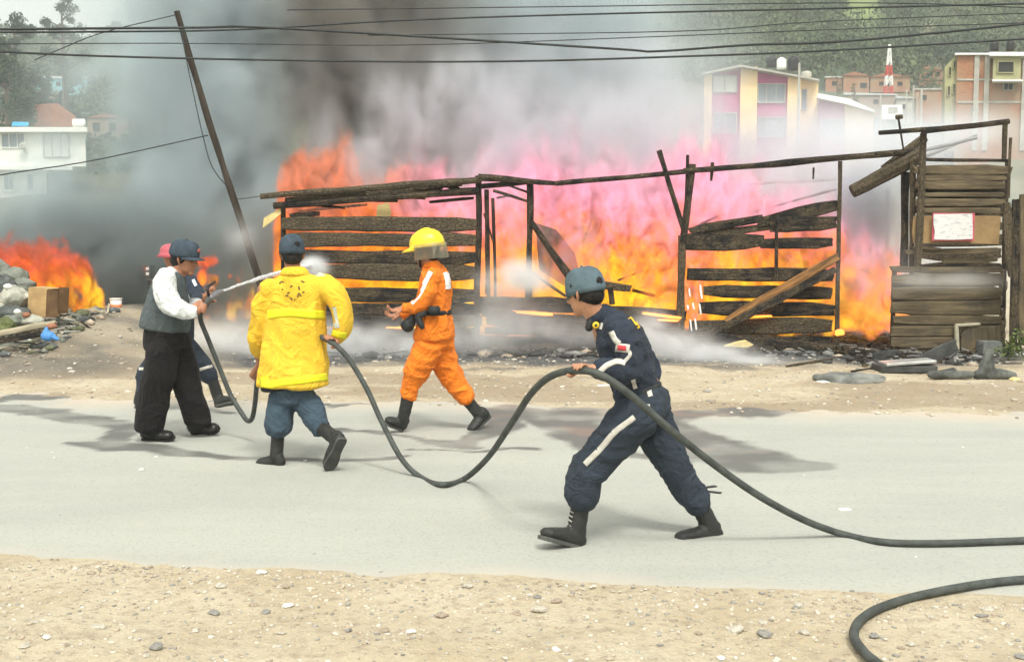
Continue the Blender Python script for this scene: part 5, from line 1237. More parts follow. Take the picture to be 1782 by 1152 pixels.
A.patch(jk, [(1101, 660), (1106, 676)], 7, stripe_m, 'belt_tab'); A.patch(tr, [(1126, 704), (1127, 716)], 9, stripe_m, 'belt_tab')
bm = bmesh.new(); blob(bm, p(1037, 566, -.14), (.019, .010, .019)); put('badge', bm_mesh(bm, smooth=True), A.root, yl)
bm = bmesh.new(); blob(bm, p(1037, 566, -.147), (.008, .006, .008)); put('badge_centre', bm_mesh(bm, smooth=True), A.root, M_['black'])
bm = bmesh.new(); tube(bm, [(p(1027, 562, -.1), .020), (p(1025, 570, -.1), .022)], seg=10); put('radio', bm_mesh(bm, smooth=True), A.root, belt_m)
A.patch(jk, [(1048, 562), (1045, 573)], 4, stripe_m, 'pen')

# ---- B: yellow coat, from behind
yel_c = cloth('yellow_coat_cloth', (.74, .46, .035), .014, .75, .14); lime = mat('lime_band', (.72, .68, .02), .6, .06, 8); greyp = mat('grey_band', (.45, .47, .38), .7, .15, 10)
B = Person(G(490, 812), 'man in long yellow fire coat and dark cap, seen from behind', 7.85); p = B.p
B.head(p(508, 444, .02), (-.25, .95, -.05), skin_d, 1.02); B.neck(p(511, 480))
lw = p(453, 630, .30); B.grip(P(451, 650, 8.23), P(447, 668, 8.3) - P(453, 640, 8.2), lw, p(450, 596, .18), rh=.021, sc=.95)
rw = p(590, 595, -.12); B.grip(P(573, 593, 7.74), P(590, 606, 7.7) - P(552, 585, 7.85), p(588, 590, .02), p(601, 560, 0), rh=.021, sc=1.08)
B.limb([(p(511, 478), .07), (p(512, 540), .13, .1), (p(508, 640), .12, .09), (p(508, 682), .10, .08)]); B.limb([(p(460, 503), .05), (p(445, 588, .1), .04), (lw, .03)]); B.limb([(p(572, 500), .05), (p(600, 555), .04), (p(592, 590, 0), .03)])
B.limb([(p(492, 690), .07), (p(486, 735), .055), (p(481, 790), .028)]); B.limb([(p(528, 690), .07), (p(553, 735, -.04), .055), (p(582, 764, -.2), .028)])
B.finish(skin_d, .006); B.hair(); B.cap(capn, brim=(1, 0), low=.03, height_=.115)
bm = bmesh.new(); blob(bm, B.q(-.112, .03, .075), (.006, .022, .018), (B.hf, B.hr, B.hu)); put('cap_opening', bm_mesh(bm, smooth=True), B.root, hairm)
X1 = (1, 0, 0)
coat = B.wear('coat', [([(p(512, 476), .09, .08), (p(512, 487), .19, .105), (p(513, 503), .225, .125), (p(514, 545), .215, .135), (p(513, 590), .225, .145), (p(510, 630), .25, .175), (p(509, 662), .265, .20), (p(509, 670), .265, .205)], X1),
     [(p(470, 500), .085), (p(455, 535, .02), .078), (p(448, 575, .06), .074), (p(450, 598, .12), .066), (p(452, 618, .26), .052)],
     [(p(562, 497), .085), (p(587, 520, -.02), .08), (p(597, 550, -.03), .076), (p(595, 575, -.03), .070), (p(584, 592, -.02), .052)]], yel_c, voxel=.011, fold=.034, fs=5.0, seed=8, stretch=(1, 1, .45))
B.wear('collar', [([(p(513, 470, -.01), .092, .075), (p(513, 478, -.01), .11, .085)], X1)], yel_c, .009, .004)
B.wear('lining', [([(p(509, 667), .235, .15), (p(510, 674), .235, .15)], X1)], mat('dark_lining', (.02, .022, .025), .9, .2, 5), .012, .004)
B.patch(coat, [(467, 548), (500, 544), (540, 547), (565, 548)], 15, lime, 'reflective_band', nseg=30, across=4)
B.patch(coat, [(458, 677), (480, 667), (530, 661), (573, 655)], 13, lime, 'hem_band', nseg=30, across=4); B.patch(coat, [(458, 655), (462, 672)], 16, lime, 'hem_band')
B.patch(coat, [(574, 536), (578, 555), (583, 572)], lambda f: 22 - 4 * f, greyp, 'sleeve_band', across=4); B.patch(coat, [(572, 575), (585, 582), (602, 584)], 10, lime, 'cuff_band', across=4)
soot = mat('soot_mark', (.16, .11, .03), .9, .3, 8)
for q_ in ([(486, 494), (491, 490), (494, 492)], [(505, 500), (509, 497)], [(524, 489), (530, 492)], [(497, 514), (502, 515)], [(505, 519), (509, 521)], [(518, 518), (520, 510), (524, 516)], [(491, 505), (492, 503)], [(520, 498), (521, 505)], [(512, 522), (514, 522)], [(500, 511), (504, 509)], [(526, 509), (530, 508)]): B.patch(coat, q_, 3, soot, 'soot_mark', thick=.002, nseg=4, across=2)
B.wear('epaulette', [([(p(553, 484, -.03), .05, .02), (p(566, 489, -.03), .04, .02)], X1)], greyp, .008, .002)
B.wear('trousers', [([(p(509, 660), .15, .12), (p(509, 698), .16, .13)], X1), [(p(493, 692), .105), (p(487, 722, -.01), .098), (p(485, 742, -.01), .092), (p(484, 752), .075)], [(p(527, 692), .105), (p(545, 722, -.04), .098), (p(553, 738, -.07), .086), (p(560, 748, -.1), .066)]], cloth('blue_trousers', (.050, .078, .105)), voxel=.011, fold=.024, fs=8, seed=11)
B.boot(p(484, 748), p(481, 795), P(494, 815, 7.82), P(449, 813, 7.95), sr=.05)
B.boot(p(556, 742, -.08), p(585, 764, -.26), P(597, 764, 7.50), P(571, 820, 7.62), sr=.052)

# ---- C: firefighter in orange
org = cloth('orange_overall', (.80, .20, .016), .020, .75, .10); yh = mat('yellow_helmet', (.86, .62, .02), .32, .08, 6, spec=.5)
C_ = Person(G(760, 750), 'firefighter in bright orange suit and yellow helmet walking left past the log wall', 9.3); p = C_.p
C_.head(p(743, 441, 0), (-.93, .30, -.12), skin_d, 1.05); C_.neck(p(752, 468))
wl = p(703, 536, -.1); C_.openhand(wl, p(688, 540, -.12) - wl, (.0, -.2, 1), p(730, 535, -.12), 1.1)
wl2 = p(700, 545, .2); C_.openhand(wl2, p(686, 549, .2) - wl2, (0, -.2, 1), p(728, 540, .18), 1.1)
C_.limb([(p(752, 465), .07), (p(757, 510), .12, .1), (p(757, 560), .12, .1), (p(757, 592), .12, .1)]); C_.limb([(p(752, 480, -.14), .05), (p(735, 530, -.16), .045), (wl, .03)]); C_.limb([(p(752, 480, .14), .05), (p(735, 535, .18), .045), (wl2, .03)])
C_.limb([(p(745, 600, -.06), .08), (p(722, 650, -.07), .055), (p(702, 725, -.07), .028)]); C_.limb([(p(764, 600, .07), .08), (p(788, 650, .09), .055), (p(832, 720, .12), .028)])
C_.finish(skin_d, .0065); C_.hair()
# helmet: dome, peak and neck shade
sc = 1.12; c = C_.q(-.01, 0, .055); f_, r_, u_ = C_.hf, C_.hr, C_.hu; bm = bmesh.new(); rings = []
for k, h in [(1.08, -.01), (1.0, .0), (1.0, .03), (.93, .065), (.78, .095), (.5, .118), (.15, .128)]: rings.append([bm.verts.new(c + f_ * (.138 * sc * k * math.cos(a)) + r_ * (.112 * sc * k * math.sin(a)) + u_ * (h * sc + (.006 * (abs(math.sin(a)) < .15) if h > .03 else 0))) for a in [2 * math.pi * i / 32 for i in range(32)]])
for a_, b_ in zip(rings, rings[1:]):
    for i in range(32): bm.faces.new((a_[i], a_[(i + 1) % 32], b_[(i + 1) % 32], b_[i]))
bm.faces.new(rings[-1]); bm.faces.new(rings[0][::-1]); hel = put('helmet', bm_mesh(bm, smooth=True), C_.root, yh)
bm = bmesh.new(); tp, bt_ = [], []
for i in range(11):
    a = (i / 10 - .5) * math.pi * .8; e0 = c + f_ * .135 * sc * math.cos(a) + r_ * .11 * sc * math.sin(a); e1 = c + f_ * (.135 + .075 * math.cos(a)) * sc * math.cos(a) + r_ * .118 * sc * math.sin(a) - u_ * .022 * sc
    tp.append((bm.verts.new(e0 + u_ * .006), bm.verts.new(e1 + u_ * .003))); bt_.append((bm.verts.new(e0 - u_ * .004), bm.verts.new(e1 - u_ * .004)))
for i in range(10): bm.faces.new((tp[i][0], tp[i][1], tp[i + 1][1], tp[i + 1][0])); bm.faces.new((bt_[i][1], bt_[i][0], bt_[i + 1][0], bt_[i + 1][1])); bm.faces.new((tp[i][1], bt_[i][1], bt_[i + 1][1], tp[i + 1][1]))
put('helmet_peak', bm_mesh(bm, smooth=True), hel, yh)
bm = bmesh.new(); tube(bm, [(c - f_ * .12 * sc + u_ * .01, .012), (c - f_ * .06 * sc + u_ * .105 * sc, .012), (c + u_ * .132 * sc, .012), (c + f_ * .08 * sc + u_ * .1 * sc, .012), (c + f_ * .132 * sc + u_ * .02, .012)], side=r_, seg=8); put('helmet_ridge', bm_mesh(bm, smooth=True), hel, yh)
vm_, nt, bs = shader('clear_visor'); bs.inputs['Base Color'].default_value = (.62, .62, .50, 1); bs.inputs['Roughness'].default_value = .15; bs.inputs['Alpha'].default_value = .55; bs.inputs['Specular IOR Level'].default_value = .6
bm = bmesh.new(); g_up, g_lo = [], []
for i in range(13):
    a = math.pi * (.36 + 1.28 * i / 12); dr_ = f_ * .15 * sc * math.cos(a) + r_ * .125 * sc * math.sin(a); g_up.append(bm.verts.new(c + dr_ + u_ * .02)); g_lo.append(bm.verts.new(c + dr_ * 1.04 - u_ * .10 * sc))
for i in range(12): bm.faces.new((g_up[i], g_up[i + 1], g_lo[i + 1], g_lo[i]))
bmesh.ops.solidify(bm, geom=bm.faces[:], thickness=.003); put('visor', bm_mesh(bm, smooth=True), hel, vm_)
bm = bmesh.new(); tube(bm, [(C_.q(.03, .085 if r_.y < 0 else -.085, .05), .012), (C_.q(.035, .082 if r_.y < 0 else -.082, -.03), .012), (C_.q(.06, .03 if r_.y < 0 else -.03, -.10), .012)], seg=8); put('chin_strap', bm_mesh(bm, smooth=True), hel, belt_m)
sC = (-.3, -.95, 0)
jc = C_.wear('overall_top', [([(p(752, 462), .085, .075), (p(754, 472), .16, .105), (p(758, 488), .185, .125), (p(758, 512), .175, .128), (p(756, 535), .165, .125), (p(756, 545), .165, .13), (p(756, 565), .18, .15), (p(755, 585), .185, .16), (p(755, 589), .18, .155)], sC),
     [(p(752, 480, -.13), .078), (p(744, 508, -.17), .072), (p(733, 530, -.17), .066), (p(714, 537, -.13), .055), (p(703, 537, -.1), .046)], [(p(752, 480, .13), .078), (p(744, 510, .17), .072), (p(733, 535, .18), .066), (p(714, 542, .19), .055), (p(702, 545, .2), .046)]], org, voxel=.010, fold=.026, fs=8, seed=14)
C_.wear('collar', [([(p(751, 458), .078, .07), (p(752, 465), .09, .08)], sC)], org, .01, .003)
C_.wear('overall_trousers', [([(p(756, 588), .16, .14), (p(757, 604), .165, .145)], sC), [(p(745, 606, -.06), .115), (p(730, 636, -.07), .1), (p(718, 662, -.07), .085), (p(711, 692, -.07), .068)], [(p(764, 606, .07), .115), (p(777, 636, .08), .1), (p(792, 664, .09), .088), (p(812, 696, .1), .068)]], org, voxel=.010, fold=.028, fs=8, seed=16)
C_.wear('belt', [([(p(758, 540), .172, .132), (p(758, 547), .172, .134)], sC)], belt_m, .01, .003)
bm = bmesh.new(); box(bm, p(756, 541, -.21), (.10, .05, .08)); bmesh.ops.bevel(bm, geom=bm.edges[:], offset=.01, segments=2, affect='EDGES'); put('belt_pouch', bm_mesh(bm, smooth=True), C_.root, belt_m)
bm = bmesh.new(); tube(bm, [(p(738, 545, -.2), .028), (p(728, 552, -.2), .032), (p(734, 568, -.22), .026)], seg=10); put('torch', bm_mesh(bm, smooth=True), C_.root, belt_m)
bm = bmesh.new(); blob(bm, p(710, 566, -.12), (.058, .05, .055), sub=3); tube(bm, [(p(718, 552, -.12), .03), (p(712, 566, -.12), .05)], seg=10); put('gloves', remesh(bm, .008, 3, .01, 20), C_.root, belt_m)
C_.patch(jc, [(750, 473), (741, 490), (730, 512), (716, 528)], 8, M_['wpaint'], 'sleeve_stripe'); C_.patch(jc, [(776, 474), (779, 488), (780, 503)], 9, M_['wpaint'], 'back_emblem')
C_.boot(p(710, 690, -.07), p(702, 728, -.07), P(700, 750, 9.26), P(668, 736, 9.18), sr=.055); C_.boot(p(811, 694, .1), p(835, 722, .12), P(852, 724, 9.5), P(818, 757, 9.35), sr=.055)

# ---- E: man behind, at the nozzle
E_ = Person(G(320, 708), 'helmeted man in navy behind the vest man, stepping right and aiming the nozzle', 10.3); p = E_.p
E_.head(p(302, 452), (.97, -.1, -.05), skin_d, 1.0); E_.neck(p(303, 478))
wl = P(358, 524, 9.35); E_.openhand(wl, P(372, 516, 9.1) - wl, (0, 0, 1), p(345, 530, -.6), 1.1, curl=50); wl2 = P(362, 512, 9.5); E_.openhand(wl2, P(376, 508, 9.2) - wl2, (0, 0, 1), p(345, 530, -.4), 1.1, curl=50)
E_.limb([(p(304, 472), .07), (p(306, 530), .12, .1), (p(306, 600), .12, .1)]); E_.limb([(p(322, 492, -.1), .05), (p(345, 532, -.45), .045), (wl, .03)]); E_.limb([(p(322, 492, .1), .05), (p(345, 528, -.3), .045), (wl2, .03)])
E_.limb([(p(322, 600), .08), (p(357, 640), .055), (p(380, 690), .028)]); E_.limb([(p(295, 600), .08), (p(257, 650, .1), .055), (p(243, 696, .1), .028)]); E_.finish(skin_d, .009)
bm = bmesh.new(); rings = []; c = E_.q(-.01, 0, .05); f_, r_, u_ = E_.hf, E_.hr, E_.hu
for k, h in [(1.3, -.03), (1.02, .0), (1.0, .03), (.9, .065), (.6, .09), (.15, .10)]: rings.append([bm.verts.new(c + f_ * (.120 * k * math.cos(a)) + r_ * (.105 * k * math.sin(a)) + u_ * h) for a in [2 * math.pi * i / 24 for i in range(24)]])
for a_, b_ in zip(rings, rings[1:]):
    for i in range(24): bm.faces.new((a_[i], a_[(i + 1) % 24], b_[(i + 1) % 24], b_[i]))
bm.faces.new(rings[-1]); bm.faces.new(rings[0][::-1]); put('helmet', bm_mesh(bm, smooth=True), E_.root, mat('pink_red_helmet', (.42, .09, .11), .4, .1, 6))
je = E_.wear('jacket', [([(p(305, 474), .14, .11), (p(312, 500), .18, .13), (p(312, 550), .17, .13), (p(310, 592), .17, .14)], (0, 1, 0)), [(p(328, 490, -.12), .075), (p(342, 510, -.3), .068), (p(350, 526, -.5), .06), (P(356, 524, 9.4), .045)], [(p(325, 490, .12), .075), (p(340, 512, -.1), .068), (p(350, 524, -.4), .058), (P(360, 513, 9.52), .045)]], navy, voxel=.014, fold=.014, seed=21)
te = E_.wear('trousers', [([(p(308, 592), .16, .14), (p(310, 606), .16, .14)], (0, 1, 0)), [(p(322, 606), .11), (p(345, 630), .098), (p(360, 648), .09), (p(370, 664), .062)], [(p(295, 606), .11), (p(268, 634, .06), .09), (p(254, 655, .1), .088), (p(247, 682, .1), .058)]], navy2, voxel=.014, fold=.018, seed=23)
E_.patch(te, [(341, 646), (352, 642), (369, 637)], 5, stripe_m); E_.patch(te, [(242, 642), (262, 642)], 5, stripe_m); E_.patch(je, [(336, 487), (341, 498)], 5, M_['wpaint'], 'chest_emblem')
E_.boot(p(368, 656), p(380, 692, 0), P(376, 709, 10.28), P(410, 702, 10.2), sr=.055); E_.boot(p(247, 676, .1), p(241, 700, .1), P(237, 711, 10.4), P(268, 712, 10.3), sr=.055)

# ---- D: man in vest
D = Person(G(300, 762), 'man in grey vest, white shirt and black trousers holding the hose', 8.9); p = D.p
D.head(p(321, 452), (.93, -.18, -.18), skin_d, 1.08); D.neck(p(302, 484))
el = p(302, 533, -.24); wr = p(344, 541, -.2)
D.grip(P(352, 538, 8.75), P(364, 520, 8.9) - P(349, 556, 8.8), P(343, 542, 8.72), el, rh=.02, sc=1.15); w2 = p(352, 528, .1); D.openhand(w2, P(362, 520, 8.92) - w2, (0, 0, 1), p(330, 535, .18), 1.1, curl=50)
D.limb([(p(302, 482), .08), (p(296, 530), .12, .12), (p(292, 590), .12, .12)]); D.limb([(p(290, 488, -.18), .05), (el, .045), (wr, .03)]); D.limb([(p(296, 488, .18), .05), (p(318, 535, .25), .045), (w2, .03)])
D.limb([(p(285, 600, -.08), .09), (p(272, 670, -.09), .06), (p(262, 745, -.09), .03)]); D.limb([(p(305, 600, .08), .09), (p(328, 670, .09), .06), (p(345, 732, .09), .03)]); D.finish(skin_d, .0065)
D.hair(); D.cap(capn, brim=(1, 0), low=.045, height_=.10, sc2=1.08)
bm = bmesh.new(); blob(bm, D.capc + D.capax[0] * .105 * D.capsc + D.capax[2] * .045, (.01, .02, .02), D.capax); put('cap_badge', bm_mesh(bm), D.root, mat('cap_badge', (.35, .10, .08), .6, .2, 5))
wh = cloth('white_shirt_cloth', (.66, .68, .67), .015, .8, .05); sD = (.2, -.95, 0)
D.wear('shirt', [([(p(300, 474), .085, .070), (p(300, 486), .13, .085), (p(300, 500), .14, .10)], sD), [(p(289, 487, -.17), .085), (p(289, 510, -.22), .088), (p(300, 532, -.25), .078), (p(322, 542, -.24), .066), (p(341, 543, -.21), .052)], [(p(297, 487, .17), .085), (p(306, 512, .22), .085), (p(320, 534, .22), .07), (p(347, 531, .12), .05)]], wh, voxel=.010, fold=.022, fs=9, seed=31)
D.wear('shirt_collar', [([(p(305, 472), .078, .072), (p(302, 479), .092, .085)], sD)], wh, .009, .002)
vest = cloth('grey_vest_cloth', (.075, .092, .095), .012, .9, .15)
D.wear('vest', [([(p(300, 475), .115, .090), (p(299, 482), .145, .115), (p(297, 494), .168, .135), (p(294, 520), .175, .165), (p(291, 548), .18, .19), (p(287, 568), .19, .195), (p(286, 574), .19, .19)], sD)], vest, voxel=.011, fold=.014, fs=6, seed=33)
bk = cloth('black_trousers_cloth', (.011, .0095, .010), .016, .9, .2)
D.wear('trousers', [([(p(289, 572), .175, .17), (p(291, 592), .18, .185), (p(292, 606), .18, .18)], sD), [(p(283, 608, -.08), .135), (p(276, 660, -.09), .125), (p(266, 705, -.09), .120), (p(260, 742, -.09), .115), (p(259, 750, -.09), .105)], [(p(306, 608, .08), .13), (p(322, 655, .09), .118), (p(334, 695, .09), .11), (p(344, 728, .1), .10), (p(345, 736, .1), .094)]], bk, voxel=.012, fold=.022, fs=5, seed=35, stretch=(1, 1, .5))
D.boot(p(262, 745, -.09), p(262, 750, -.09), P(249, 764, 8.86), P(304, 764, 8.78), shoe_m, True); D.boot(p(346, 735, .1), p(346, 735, .1), P(334, 751, 9.12), P(383, 748, 9.05), shoe_m, True)

# ---- onlookers, far up the road behind the booth
cols = [(.7, .68, .66), (.45, .12, .14), (.12, .14, .22), (.62, .45, .40), (.5, .5, .52), (.25, .2, .3), (.66, .6, .55), (.3, .32, .3)]
for k, (x, yh_, lab) in enumerate([(1666, 250, 'onlooker in pale clothes, leftmost of the group behind the booth'), (1676, 246, 'onlooker with a red top in the group behind the booth'), (1686, 243, 'onlooker in dark blue with a white hat behind the booth'), (1696, 251, 'onlooker in dusty pink between the two halves of the group'), (1712, 248, 'onlooker in light grey in the right half of the group'), (1722, 250, 'onlooker in dull purple in the right half of the group'), (1731, 243, 'onlooker in cream, tallest in the right half of the group'), (1741, 246, 'onlooker in dark green, rightmost beside the booth post')]):
    Yd = 80; t_ = P(x, yh_, Yd); g0 = Vector((t_.x, Yd, t_.z - 1.66)); r = thing('person', g0, lab, 'person', 'onlookers behind the booth')
    a_ = rnd.uniform(-.1, .1)
    bm = bmesh.new(); h = lambda x_, z_, y_=0: g0 + Vector((x_, y_, z_))
    blob(bm, h(0, 1.53), (.085, .1, .12)); tube(bm, [(h(0, 1.45), .05), (h(0, 1.3), .15, .11), (h(0, 1.0), .14, .11), (h(0, .85), .15, .11)], seg=8, n=2)
    for s_ in (-1, 1): tube(bm, [(h(.17 * s_, 1.32), .05), (h(.22 * s_, 1.05), .04), (h((.18 + a_) * s_, .80, -.08), .035)], seg=6, n=2); tube(bm, [(h(.08 * s_, .85), .08), (h(.1 * s_, .45), .06), (h(.1 * s_, .03), .05)], seg=6, n=2); tube(bm, [(h(.1 * s_, .04), .05), (h(.1 * s_, .03, -.16), .035)], seg=6, n=1)
    put('body', remesh(bm, .035, 2), r, skin_d)
    bm = bmesh.new(); tube(bm, [(h(0, 1.38), .12, .09), (h(0, 1.3), .19, .14), (h(0, 1.0), .17, .14), (h(0, .82), .18, .14)], seg=8, n=2)
    for s_ in (-1, 1): tube(bm, [(h(.17 * s_, 1.33), .07), (h(.225 * s_, 1.07), .06)], seg=6, n=2)
    put('shirt', remesh(bm, .035, 2), r, mat('onlooker_shirt_%d' % k, cols[k], .9, .1, 3))
    bm = bmesh.new(); 
    for s_ in (-1, 1): tube(bm, [(h(.08 * s_, .88), .11), (h(.1 * s_, .45), .085), (h(.1 * s_, .1), .075)], seg=6, n=2)
    put('trousers', remesh(bm, .035, 2), r, navy2)
    bm = bmesh.new(); blob(bm, h(0, 1.58, .01), (.1, .11, .1)); put('hat' if k == 2 else 'hair', bm_mesh(bm), r, M_['wpaint'] if k == 2 else hairm)
# ================================================= FIRE, SMOKE, STEAM
def volume(name, lo_, hi, vox, build, m_, label, cat):
    v = bpy.data.volumes.new(name); o = link(bpy.data.objects.new(name, v))
    ng = bpy.data.node_groups.new(name, 'GeometryNodeTree')
    ng.interface.new_socket(name='Geometry', in_out='INPUT', socket_type='NodeSocketGeometry')
    ng.interface.new_socket(name='Geometry', in_out='OUTPUT', socket_type='NodeSocketGeometry')
    out = ng.nodes.new('NodeGroupOutput'); vc = ng.nodes.new('GeometryNodeVolumeCube')
    vc.inputs['Min'].default_value = lo_; vc.inputs['Max'].default_value = hi
    for k, a, b in zip('XYZ', lo_, hi): vc.inputs['Resolution ' + k].default_value = max(8, int((b - a) / vox))
    t = NT(ng); p = ng.nodes.new('GeometryNodeInputPosition').outputs[0]
    d = build(t, p, *t.xyz(p))
    # the field dies away before every face of its box
    for ax, (a, b) in enumerate(zip(lo_, hi)):
        c = t.xyz(p)[ax]; e = min((b - a) * .12, .5)
        if not (ax == 2 and a <= .8): d = t.m('MULTIPLY', d, t.ss(c, a, a + e))
        d = t.m('MULTIPLY', d, t.ss(c, b - e, b, 1.0, 0.0))
    t.put(d, vc.inputs['Density'])
    sm = ng.nodes.new('GeometryNodeSetMaterial'); sm.inputs['Material'].default_value = m_
    ng.links.new(vc.outputs[0], sm.inputs[0]); ng.links.new(sm.outputs[0], out.inputs[0])
    o.modifiers.new('fill', 'NODES').node_group = ng
    v.materials.append(m_)
    return props(o, label, cat, None, 'stuff')
def smoke_mat(name, dens, colr, colr2=None, nsc=.5, aniso=0.0):
    m = bpy.data.materials.new(name); m.use_nodes = True; nt = m.node_tree; nt.nodes.clear(); t = NT(nt)
    o = nt.nodes.new('ShaderNodeOutputMaterial'); pv = nt.nodes.new('ShaderNodeVolumePrincipled'); nt.links.new(pv.outputs[0], o.inputs['Volume'])
    pv.inputs['Density'].default_value = dens; pv.inputs['Density Attribute'].default_value = 'density'
    pv.inputs['Color'].default_value = c4(colr); pv.inputs['Anisotropy'].default_value = aniso
    return m
def warp(t, p, q, sc, amt, det=2):
    w = t.noise(q, sc, det, .5, 0, 1)
    return t.vm('ADD', q, t.vm('MULTIPLY', t.vm('SUBTRACT', w, (.5, .5, .5)), (amt, amt, amt)))
def flame_mat(name, stops, z0, z1, ext, rad, stops2=None):
    """sooty flame: E / extinction settles at a colour, so thick fire saturates instead of burning out"""
    m = bpy.data.materials.new(name); m.use_nodes = True; nt = m.node_tree; nt.nodes.clear(); t = NT(nt)
    o = nt.nodes.new('ShaderNodeOutputMaterial'); pv = nt.nodes.new('ShaderNodeVolumePrincipled'); nt.links.new(pv.outputs[0], o.inputs['Volume'])
    pv.inputs['Density'].default_value = ext; pv.inputs['Density Attribute'].default_value = 'density'; pv.inputs['Color'].default_value = (.25, .12, .06, 1)
    p = t.obj(); z = t.xyz(p)[2]
    n1 = t.noise(t.vm('MULTIPLY', p, (1, 1, .8)), 3.6, 6, .74, 1.4); n2 = t.noise(t.vm('MULTIPLY', p, (1, 1, .5)), .9, 3, .5, .5)
    h = t.m('ADD', t.ss(z, z0, z1), t.m('MULTIPLY', t.m('SUBTRACT', n1, .5), 2.2)); h = t.m('ADD', h, t.m('MULTIPLY', t.m('SUBTRACT', n2, .5), 1.2))
    h = t.m('ADD', h, t.m('ADD', t.m('MULTIPLY', t.m('SUBTRACT', .6, t.attr('density')), .5), .20))
    c1 = t.ramp(h, stops)
    if stops2:
        c1 = t.mix(t.ss(t.m('ADD', t.xyz(p)[0], t.m('MULTIPLY', n2, 1.5)), -1.6, .4), c1, t.ramp(h, stops2))
    t.L.new(c1, pv.inputs['Emission Color'])
    st = t.ss(t.noise(t.vm('MULTIPLY', p, (1, 1, .7)), 2.4, 6, .72, 1.6), .40, .55, .22, 1.15)
    t.L.new(t.m('MULTIPLY', t.m('MULTIPLY', t.attr('density'), ext * rad), st), pv.inputs['Emission Strength'])
    return m
X0, X1_ = -5.2, 7.2
HP = [(450, .0), (494, .1), (512, 2.1), (525, 2.45), (560, 2.6), (588, 3.1), (606, 3.3), (622, 2.5), (660, 2.2), (700, 2.5), (740, 2.5), (800, 2.4), (870, 3.0), (950, 3.3), (1050, 3.2), (1130, 2.9), (1210, 3.1), (1280, 2.7), (1380, 2.2), (1450, 1.7), (1520, 1.2), (1545, .9), (1560, .1)]
def main_fire(t, p, x, y, z):
    xn = t.ss(x, 0, 1)  # replaced below
    n = t.N.new('ShaderNodeMapRange'); t.put(x, n.inputs[0])
    for i, k in enumerate((X0, X1_, 0.0, 1.0)): n.inputs[i + 1].default_value = k
    H = t.m('MULTIPLY', t.curve(n.outputs[0], [(((px_ - 891) / F * 18.3 - X0) / (X1_ - X0), h / 5.0) for px_, h in HP]), 5.0)
    q = warp(t, p, t.vm('MULTIPLY', p, (1, 1, .42)), 1.3, 1.1, 3)
    f = t.noise(q, 2.0, 6, .64); g = t.noise(q, .55, 2, .5)
    e = t.m('DIVIDE', t.m('SUBTRACT', H, z), 1.1)                    # > 0 under the flame tops
    d = t.m('ADD', t.m('MULTIPLY', t.m('SUBTRACT', f, .5), 4.6), t.m('MULTIPLY', t.m('SUBTRACT', g, .5), 2.2))
    d = t.m('ADD', d, t.m('MINIMUM', e, .42))
    d = t.m('ADD', d, t.m('MINIMUM', t.m('DIVIDE', t.m('SUBTRACT', z, .38), .2), 0.0))
    zl = t.m('SUBTRACT', z, t.ss(x, -2.6, -.6, 1.1, 0.0)); d = t.m('SUBTRACT', d, t.m('MULTIPLY', t.ss(zl, 1.6, 3.6), .25))
    w = t.ss(zl, 1.5, 3.6, .32, 1.4); r = t.N.new('ShaderNodeMapRange'); t.put(d, r.inputs[0]); r.inputs[1].default_value = .02; t.put(t.m('ADD', w, .02), r.inputs[2])
    return t.m('MULTIPLY', r.outputs[0], t.ss(zl, 1.4, 3.4, 1.0, .28))
fm = flame_mat('flame', [(0.0, (.62, .42, .012)), (.22, (.60, .25, .008)), (.48, (.55, .125, .012)), (.75, (.45, .10, .03)), (1.0, (.30, .10, .06))], .4, 3.4, 14.0, 1.05,
    [(0.0, (.62, .42, .015)), (.22, (.60, .25, .010)), (.50, (.57, .13, .02)), (.76, (.57, .16, .17)), (1.0, (.55, .23, .34))])
volume('flames', (X0, 16.75, .05), (X1_, 19.2, 4.7), .045, main_fire, fm, 'wall of orange and yellow flames filling the inside of the burning shack', 'fire')
def heap_fire(t, p, x, y, z):
    q = warp(t, p, t.vm('MULTIPLY', p, (1, 1, .6)), 1.8, .6, 3); f = t.noise(q, 2.6, 5, .62)
    n = t.N.new('ShaderNodeMapRange'); t.put(x, n.inputs[0])
    for i, k in enumerate((-8.6, -5.8, 0.0, 1.0)): n.inputs[i + 1].default_value = k
    cx_ = lambda px_: ((px_ - 891) / F * 16.4 + 8.6) / 2.8
    H = t.m('MULTIPLY', t.curve(n.outputs[0], [(0, .62), (cx_(10), .64), (cx_(40), .6), (cx_(70), .66), (cx_(100), .60), (cx_(130), .55), (cx_(148), .42), (cx_(158), .0)]), 2.5)
    L_ = t.m('MULTIPLY', t.curve(n.outputs[0], [(0, .40), (cx_(40), .36), (cx_(60), .31), (cx_(110), .26), (cx_(150), .22), (1, .2)]), 2.5)
    d = t.m('ADD', t.m('MULTIPLY', t.m('SUBTRACT', f, .5), 4.6), t.m('MINIMUM', t.m('DIVIDE', t.m('SUBTRACT', H, z), .42), .35))
    d = t.m('ADD', d, t.m('MINIMUM', t.m('DIVIDE', t.m('SUBTRACT', z, L_), .12), 0.0))
    return t.ss(d, .05, .45)
fm2 = flame_mat('heap_flame', [(0.0, (.62, .36, .012)), (.25, (.60, .19, .008)), (.55, (.50, .07, .012)), (1.0, (.25, .04, .03))], .8, 1.7, 14.0, 1.0)
volume('flames', (-8.6, 15.9, .4), (-5.8, 17.1, 2.0), .035, heap_fire, fm2, 'orange flames burning on top of the rubbish heap at the left edge', 'fire')

